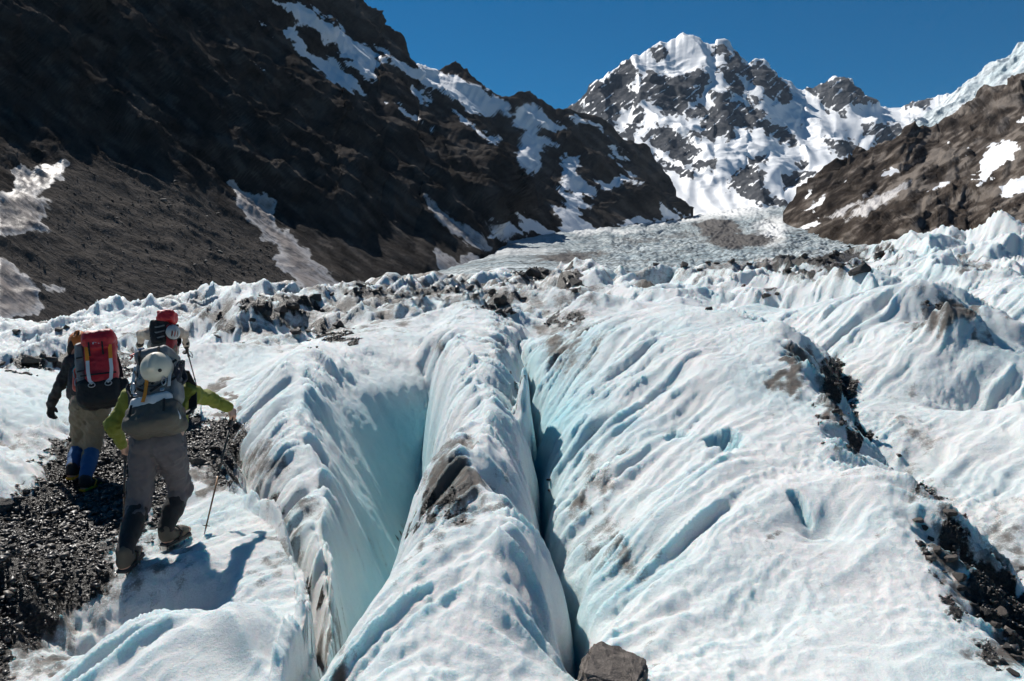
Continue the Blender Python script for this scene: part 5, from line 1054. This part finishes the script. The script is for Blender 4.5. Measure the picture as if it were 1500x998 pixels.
def backpack_red():
    b, M, L = frame(J(150, 590, 7.60), J(142, 488, 7.84), (.35, -1, .25)); Q = local(b, M); sg = -1 if M[0, 0] > 0 else 1   # sg * x points to picture left
    r = empty('backpack', b); tag(r, 'tall red backpack with black base and white mark on the dark jacketed walker', 'backpack', 'backpacks on the walkers')
    sdf_mesh('base_compartment', [rbox(Q(0, -.01, .09), (.185, .13, .13), .06, M), rbox(Q(sg * .12, -.03, .12), (.10, .11, .13), .05, M)], K['blackc'], r, .009, .05, wr=.012, seed=13)
    sdf_mesh('main_bag', [rbox(Q(-sg * .02, 0, .40), (.145, .115, .24), .06, M)], K['red'], r, .009, .05, wr=.014, wf=10, seed=14)
    lid = sdf_mesh('lid', [rbox(Q(-sg * .02, .01, .66), (.155, .135, .075), .055, M), rbox(Q(-sg * .02, .10, .59), (.12, .035, .07), .03, M)], K['red'], r, .009, .05, wr=.012, seed=15)
    sdf_mesh('side_panel', [rbox(Q(sg * .165, -.02, .43), (.045, .08, .22), .035, M)], K['pgrey'], r, .009, .04, wr=.014, seed=16)
    sdf_mesh('bottle', [cone(Q(sg * .215, -.01, .19), Q(sg * .205, -.01, .36), .042, .036)], K['bottle'], r, .008, .02)
    sdf_mesh('side_pouch', [rbox(Q(-sg * .20, 0, .14), (.055, .07, .085), .045, M)], K['blackc'], r, .009, .03, wr=.02, seed=18)
    for sx in (-1, 1):
        px = -sg * .02 + sx * .105
        ribbon('orange_strap', [Q(px, .125, .56), Q(px, .128, .48), Q(px * .98, .126, .40)], .034, .005, M[:, 0], K['orange'], r)
        ribbon('white_strap', [Q(px * .98, .130, .41), Q(px, .134, .30), Q(px * .9, .138, .20), Q(px * .6, .14, .165)], .032, .005, M[:, 0], K['white'], r)
        ribbon('shoulder_strap', [Q(sx * .09, -.12, .58), Q(sx * .11, -.2, .60), Q(sx * .13, -.28, .48), Q(sx * .16, -.22, .25), Q(sx * .17, -.10, .12)], .06, .012, M[:, 0], K['blackc'], r)
        tube('carabiner', [Q(px * .7 + .03 * math.cos(a), .145, .15 + .022 * math.sin(a)) for a in np.linspace(0, 2 * math.pi, 14)], .005, K['metal'], r, 6)
    for z_, w_ in ((.33, .14), (.47, .15)): ribbon('compression_strap', [Q(sg * .21, -.02, z_), Q(sg * .19, .07, z_), Q(sg * w_ * .85, .112, z_ - .01)], .016, .004, M[:, 2], K['blackc'], r)
    tube('gear_loop', [Q(sg * (.20 + .02 * math.sin(a)), .05, .22 - .05 * math.cos(a)) for a in np.linspace(0, 2 * math.pi, 14)], .005, K['metal'], r, 6)
    ribbon('lid_strap', [Q(-.06, .145, .60), Q(-.06, .14, .53), Q(-.06, .122, .46)], .016, .004, M[:, 0], K['blackc'], r); ribbon('lid_strap', [Q(.06, .145, .60), Q(.06, .14, .53), Q(.06, .122, .46)], .016, .004, M[:, 0], K['blackc'], r)
    ribbon('compression_strap', [Q(-.16, .10, .27), Q(-.06, .135, .26), Q(.06, .135, .26), Q(.16, .10, .27)], .016, .004, M[:, 2], K['blackc'], r)
    # white mark: an M and an i made of flat strokes
    def mk(x, z): return Q(-sg * (-.02 + x) * 1.0 - sg * 0.0, .1375, z)
    X = lambda x: -sg * (x + .02)
    def pt(x, z): return Q(X(x), .140, z)
    strokes = [((-.042, .575), (-.036, .615)), ((-.036, .615), (-.016, .588)), ((-.016, .588), (.006, .615)), ((.006, .615), (.010, .575)), ((.026, .575), (.030, .600))]
    V, Fc = [], []
    for (x0, z0), (x1, z1) in strokes:
        k0 = len(V); nx, nz = -(z1 - z0), x1 - x0; ln = math.hypot(nx, nz); nx, nz = nx / ln * .0055, nz / ln * .0055
        V += [pt(x0 + nx, z0 + nz), pt(x1 + nx, z1 + nz), pt(x1 - nx, z1 - nz), pt(x0 - nx, z0 - nz)]; Fc.append((k0, k0 + 1, k0 + 2, k0 + 3))
    k0 = len(V); V += [pt(.025, .608), pt(.037, .608), pt(.037, .619), pt(.025, .619)]; Fc.append((k0, k0 + 1, k0 + 2, k0 + 3))
    py_mesh('white_mark', V, Fc, K['white'], r)
    ribbon('cord', [Q(sg * .20, .03, .42), Q(sg * .235, .03, .36), Q(sg * .225, .03, .28)], .006, .006, M[:, 0], mat_hard('teal_cord', (.05, .35, .38), .5), r)
backpack_red()

# --- walker far ahead
fL3 = fR3 = unit((0, 1, .1))
def f3(u, d): x = float(P(u, 600, d)[0]); return np.array([x, d, ground_z(x, d) + .03])
j3 = dict(footL=f3(230, 10.9), footR=f3(250, 11.25), hip=J(240, 536, 11.1), hipL=J(232, 539, 11.1), hipR=J(249, 539, 11.1), knL=J(231, 578, 11.2), knR=J(251, 572, 11.45), chest=J(239, 507, 11.15), neck=J(238, 487, 11.28), head=J(237, 478, 11.42),
          shL=J(218, 489, 11.22), shR=J(261, 487, 11.22), elL=J(207, 490, 11.42), elR=J(270, 489, 11.42), wrL=J(205, 508, 11.52), wrR=J(273, 507, 11.52))
j3['anL'] = j3['footL'] + (0, -.05, .10); j3['anR'] = j3['footR'] + (0, -.05, .10)
g3R, t3R = J(274, 513, 11.56), hit(284, 566); g3L = J(204, 517, 11.56)
t3L = np.array([g3L[0] - .08, g3L[1] - .1, ground_z(g3L[0] - .08, g3L[1] - .1)])
w3 = person('walker far ahead in pale beige sleeves and black gloves with both poles out', j3, 'party of three walkers', dict(seed=51, jacket=K['beige'], trousers=K['khaki'], gaiter=K['blackc'], boot=K['blackc'], sole=K['black'], footL=fL3, footR=fR3, glove=K['blackc'],
     hL=(unit(g3L - j3['wrL'] + (0, .02, -.04)), (.5, .5, 0), (.2, 1, 0), .7), hR=(unit(g3R - j3['wrR'] + (0, .02, -.04)), (-.5, .5, 0), (-.2, 1, 0), .7)))
tr_ = np.array([g3R[0] + .10, g3R[1] + .25, 0]); tr_[2] = ground_z(tr_[0], tr_[1])
trekking_pole('trekking pole in the right glove of the beige sleeved walker', g3R, tr_ + (0, 0, .01), 'trekking poles', K['steel'])
trekking_pole('trekking pole in the left glove of the beige sleeved walker', g3L, t3L + (0, 0, .01), 'trekking poles', K['steel'])
def backpack_small():
    b, M, L = frame(J(240, 514, 10.92), J(240, 462, 11.10), (.1, -1, .2)); Q = local(b, M); sg = -1 if M[0, 0] > 0 else 1
    r = empty('backpack', b); tag(r, 'black backpack with bright red lid on the beige sleeved walker', 'backpack', 'backpacks on the walkers')
    sdf_mesh('base_compartment', [rbox(Q(0, -.02, .04), (.16, .11, .09), .05, M)], K['taupe'], r, .009, .04, wr=.012, seed=23)
    sdf_mesh('main_bag', [rbox(Q(sg * .04, 0, .27), (.13, .12, .19), .06, M)], K['blackc'], r, .009, .05, wr=.02, wf=12, seed=24)
    sdf_mesh('side_panel', [rbox(Q(-sg * .10, 0, .18), (.06, .10, .20), .04, M)], K['dred'], r, .009, .03, wr=.012, seed=25)
    sdf_mesh('lid', [rbox(Q(-sg * .055, .02, .49), (.125, .13, .09), .06, M)], K['red'], r, .009, .04, wr=.016, seed=26)
    for z_ in (.18, .26, .34): ribbon('compression_strap', [Q(sg * .16, .09, z_), Q(sg * .05, .125, z_ - .02), Q(-sg * .05, .12, z_)], .02, .006, M[:, 2], K['pgrey'], r)
    for sx in (-1, 1): ribbon('shoulder_strap', [Q(sx * .09, -.11, .42), Q(sx * .11, -.2, .44), Q(sx * .13, -.26, .34), Q(sx * .15, -.2, .16), Q(sx * .15, -.09, .08)], .06, .012, M[:, 0], K['blackc'], r)
    h = empty('helmet', Q(-sg * .14, .16, .26)); tag(h, 'white vented climbing helmet hung on the small black backpack', 'helmet')
    helmet_on(Q(-sg * .17, .13, .22), unit(M @ np.array((-sg * .5, .75, .35))), M[:, 2], K['wshell'], h, 'shell', (.095, .112, .105), vents=3)
backpack_small()
